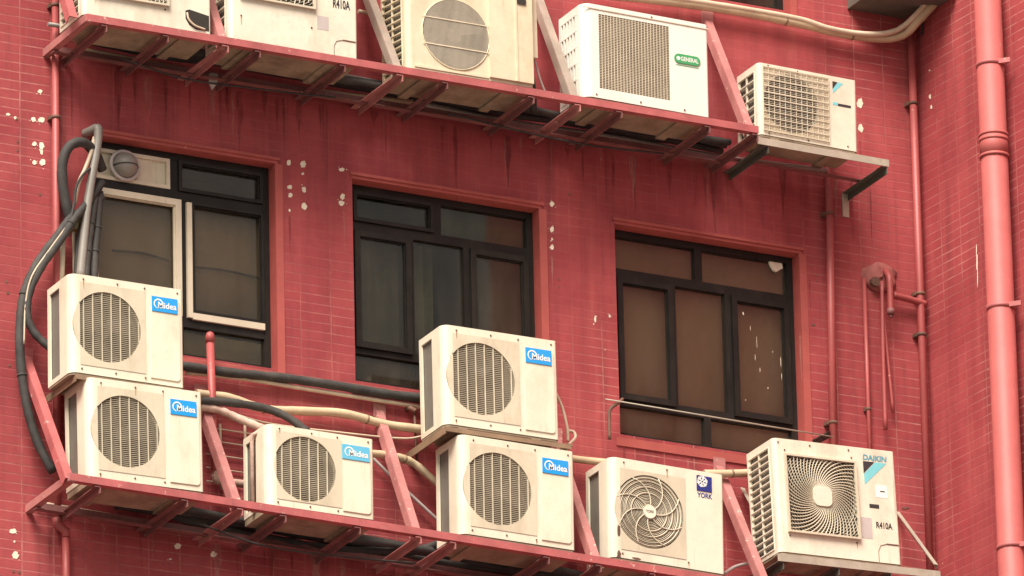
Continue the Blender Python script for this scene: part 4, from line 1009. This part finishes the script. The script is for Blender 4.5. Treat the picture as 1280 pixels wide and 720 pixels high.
run('cable', 'thin pale cable hanging slack under the long cream pipe', 'cable', [(262, 506, -.08), (330, 528, -.08), (420, 540, -.08), (500, 548, -.08), (530, 545, -.09)], .006, M['pale_pipe'])
# loose wires
run('cable', 'thin dark wire sagging below the left half of the upper rack', 'cable', [(150, 72, -.2), (230, 98, -.2), (330, 112, -.2), (420, 122, -.2)], .006, M['hose'])
run('cable', 'thin dark wire sagging below the right half of the upper rack', 'cable', [(560, 142, -.2), (660, 166, -.2), (740, 182, -.2), (830, 192, -.2)], .006, M['hose'])
run('cable', 'thin dark wire sagging below the lower rack under the smallest unit', 'cable', [(250, 655, -.3), (330, 682, -.3), (430, 696, -.3), (520, 704, -.3)], .006, M['hose'])
run('conduit', 'rusty pipe stub between the second and third units of the upper rack', 'conduit', [(448, 14, -.06), (482, 21, -.06), (500, 24, -.06)], .013, M['pale_pipe'])
run('conduit', 'thin upright pipe between the second and third units of the upper rack', 'conduit', [(484, 18, -.05), (487, 106, -.05)], .008, M['pale_pipe'], smooth=False)
run('cable', 'thin wire tied along the outermost black hose', 'cable', [(84, 282, -.15), (62, 312, -.15), (40, 345, -.15), (32, 380, -.14), (30, 430, -.14)], .005, M['pale_pipe'])
p0 = P(266, 101, -.10); o = thing('rag', 'small pale scrap hanging below the upper rack near its left end', 'rag', p0); m = MB()
m.mesh([(-.025, 0, .05), (.03, -.01, .045), (.02, -.02, -.02), (.0, .01, -.055), (-.03, -.012, -.01), (-.02, .015, .04), (.02, .012, .04), (.012, .01, -.02), (-.005, .02, -.045), (-.022, .012, -.01)], [(0, 4, 3, 2, 1), (5, 6, 7, 8, 9), (0, 1, 6, 5), (1, 2, 7, 6), (2, 3, 8, 7), (3, 4, 9, 8), (4, 0, 5, 9)]); m.build('cloth', M['lavender'], o)
# dark clutter behind the units, as hose bundles added to block sky light
def bundle(label, ends, lines, rad):
    o0 = P(*ends[0], -.10); o = thing('added_hose_bundle', label, 'hoses', o0)
    for k, (y, dz) in enumerate(lines):
        rnd = random.Random(k+5); w3 = []
        for i in range(10):
            t = i/9; u = ends[0][0]+(ends[1][0]-ends[0][0])*t; v = ends[0][1]+(ends[1][1]-ends[0][1])*t
            p = P(u, v, -.10); p.y = y+rnd.uniform(-.012, .012); p.z += dz+rnd.uniform(-.018, .018); w3.append(p-o0)
        m = MB(); m.tube(spline(w3), rad, 8, wob=.09); m.build('hose', M['hose'], o)
bundle('bundle of black hoses added to block sky light along the back of the upper rack', ((112, 52), (905, 186)), ((-.04, .02), (-.085, .0), (-.13, .015), (-.175, .0), (-.065, .05), (-.11, .045)), .021)
bundle('bundle of black hoses added to block sky light along the back of the lower rack', ((150, 632), (900, 752)), ((-.04, .01), (-.09, .0), (-.14, .02), (-.18, .0)), .021)
# hoses of the left window
run('insulated_hose', 'thick black foam hose looping at the top left of the white framed window', 'hose', [(128, 212, -.02), (119, 192, -.08), (104, 178, -.13), (87, 183, -.13), (78, 204, -.12), (79, 235, -.10), (85, 265, -.08), (88, 276, -.07)], .030, M['hose'], wob=.05)
run('insulated_hose', 'outermost black hose swinging down the wall left of the left stack', 'hose', [(105, 262, -.10), (88, 274, -.11), (68, 300, -.11), (45, 332, -.11), (30, 368, -.10), (25, 410, -.10), (26, 455, -.10), (33, 505, -.10), (46, 550, -.10), (66, 590, -.14)], .027, M['hose'], wob=.09, bands=(.45, .7))
run('insulated_hose', 'inner black hose swinging down and back to the upper left unit', 'hose', [(128, 228, -.05), (112, 250, -.09), (94, 272, -.14), (76, 300, -.14), (54, 330, -.14), (38, 362, -.13), (34, 392, -.13), (43, 416, -.14), (66, 438, -.18)], .024, M['hose'], wob=.09, bands=(.3,))
run('insulated_hose', 'left of the two upright black hoses behind the upper left unit', 'hose', [(118, 244, -.06), (113, 280, -.08), (108, 320, -.10), (106, 362, -.12)], .027, M['hose'], wob=.05, bands=(.35, .65))
run('insulated_hose', 'right of the two upright black hoses behind the upper left unit', 'hose', [(124, 240, -.04), (121, 285, -.06), (118, 320, -.08), (117, 365, -.10)], .026, M['hose'], wob=.05, bands=(.35, .65))
run('vent_pipe', 'grey plastic pipe with an elbow top standing before the white framed window', 'pipe', [(106, 167, .0), (114, 163, -.06), (121, 160, -.10), (123, 164, -.11), (121, 185, -.11), (114, 225, -.11), (107, 275, -.11), (100, 350, -.12)], .026, M['grey_pvc'], n=12)
run('drain_hose', 'thin cream drain hose hanging beside the grey elbow pipe', 'hose', [(118, 172, -.10), (114, 190, -.12), (106, 212, -.12), (98, 230, -.12), (93, 256, -.10)], .012, M['pale_pipe'])
run('conduit', 'pale upright conduit below the olive box', 'conduit', [(92, 290, -.05), (93, 360, -.05)], .010, M['pale_pipe'], smooth=False)
run('conduit', 'white upright conduit between olive box and black hoses', 'conduit', [(99, 288, -.05), (100, 360, -.05)], .011, M['ink_white'], smooth=False)
run('conduit', 'wide cream upright pipe behind the top corner of the upper left unit', 'conduit', [(78, 296, -.05), (76, 365, -.05)], .020, M['pale_pipe'], smooth=False)
bp_ = P(96, 283, 0); o = thing('junction_box', 'small olive junction box among the black hoses', 'box', bp_)
m = MB(); m.box(-.045, .045, -.07, -.001, -.045, .045); m.build('box', M['olive'], o); m = MB(); m.box(-.048, .048, -.078, -.0705, -.048, .048); m.build('lid', M['olive'], o)
# props near the small unit
o = run('support_bar', 'pale upright hooked bar at the left flank of the smallest unit', 'bar', [(323, 541, -.42), (316, 543, -.40), (315, 556, -.38), (316, 640, -.38)], .0125, M['pink_wrap'], smooth=False)
o = thing('wire_mesh', 'thin pale wire lattice on the wall behind the lower left strut', 'mesh', P(290, 570, -.02)); L0 = o.location.copy()
m = MB()
for v in (540, 556, 573, 590, 607): m.tube([P(258, v-6, -.02)-L0, P(326, v+4, -.02)-L0], .0045, 6)
for u in (275, 306): m.tube([P(u, 530, -.026)-L0, P(u+2, 612, -.026)-L0], .008, 6)
m.build('wires', M['pale_pipe'], o)
o = thing('iron_hanger', 'dark iron rod with a bent head hanging left of the middle stack', 'hanger', P(518, 510, 0)); L0 = o.location.copy()
m = MB(); m.tube([P(518, 512, -.05)-L0, P(521, 580, -.05)-L0], .008, 8); m.build('rod', M['rust'], o)
m = MB(); m.tube(spline([P(508, 512, -.002)-L0, P(512, 510, -.05)-L0, P(520, 514, -.07)-L0]), .014, 8); m.build('hook', M['rust'], o)
# laundry pole
o = thing('laundry_pole', 'thin pole on rusty brackets across the foot of the brown window', 'pole', P(776, 505, 0)); L0 = o.location.copy()
m = MB(); m.tube([P(757, 499, -.13)-L0, P(1041, 546, -.13)-L0], .0045, 8); m.build('pole', M['galv'], o)
m = MB(); m.tube(spline([P(778, 499, -.002)-L0, P(774, 503, -.10)-L0, P(764, 510, -.12)-L0, P(761.5, 520, -.12)-L0, P(762, 549, -.12)-L0]), .011, 8); m.build('bracket', M['rust'], o)
m = MB(); m.beam(P(1040, 541, -.02)-L0, P(1018, 553, -.18)-L0, .02, .035); m.build('bracket', M['black_frame'], o)
# shelf high in the corner
A = P(1148, 27, 0); o = thing('corner_shelf', 'dark underside of a concrete shelf high in the inner corner', 'shelf', A)
m = MB(); m.box(-.50, .0, -.42, -.002, .0, .09); m.build('slab', M['concrete'], o)
m = MB(); m.box(-.52, .0, -.46, -.422, -.01, .12); m.build('edge_beam', M['brown_steel'], o)
run('cable', 'dark cable end dangling in the corner below the shelf', 'cable', [(1151, -5, -.10), (1150, 15, -.10), (1153, 32, -.10), (1152, 44, -.10)], .007, M['hose'])

# ------------------------------------------------------------------ light
wd = bpy.data.worlds.new('World'); sc.world = wd; wd.use_nodes = True
nt = wd.node_tree; nt.nodes.clear()
sky = nt.nodes.new('ShaderNodeTexSky'); sky.sky_type = 'NISHITA'; sky.sun_disc = False
SUN_EL, SUN_AZ = 52, 223           # degrees; azimuth clockwise from +y
sky.sun_elevation = R(SUN_EL); sky.sun_rotation = R(SUN_AZ); sky.dust_density = 3; sky.air_density = 1.0; sky.ozone_density = .6
bg = nt.nodes.new('ShaderNodeBackground'); bg.inputs['Strength'].default_value = .05
ow = nt.nodes.new('ShaderNodeOutputWorld'); hs = nt.nodes.new('ShaderNodeHueSaturation'); hs.inputs['Saturation'].default_value = .30          # thin overcast: greyer than a clear sky
wt = nt.nodes.new('ShaderNodeMix'); wt.data_type = 'RGBA'; wt.blend_type = 'MULTIPLY'; wt.inputs[0].default_value = 1; wt.inputs[7].default_value = (1, .94, .84, 1)
nt.links.new(sky.outputs[0], hs.inputs['Color']); nt.links.new(hs.outputs[0], wt.inputs[6]); nt.links.new(wt.outputs[2], bg.inputs[0]); nt.links.new(bg.outputs[0], ow.inputs[0])
sl_ = bpy.data.lights.new('sun', 'SUN'); sl_.energy = 2.4; sl_.angle = R(32); sl_.color = (1, .91, .80)
so = bpy.data.objects.new('sun', sl_); col.objects.link(so)
sdv = Vector((math.sin(R(SUN_AZ))*math.cos(R(SUN_EL)), math.cos(R(SUN_AZ))*math.cos(R(SUN_EL)), math.sin(R(SUN_EL))))
so.rotation_euler = sdv.to_track_quat('Z', 'Y').to_euler(); so.location = (0, -20, 20)
vs_ = sc.view_settings; sc.display_settings.display_device = 'sRGB'; vs_.view_transform = 'Standard'; vs_.look = 'None'; vs_.gamma = 1; vs_.use_curve_mapping = False
vs_.exposure = 1.43
sc.cycles.max_bounces = 8; sc.cycles.transparent_max_bounces = 12
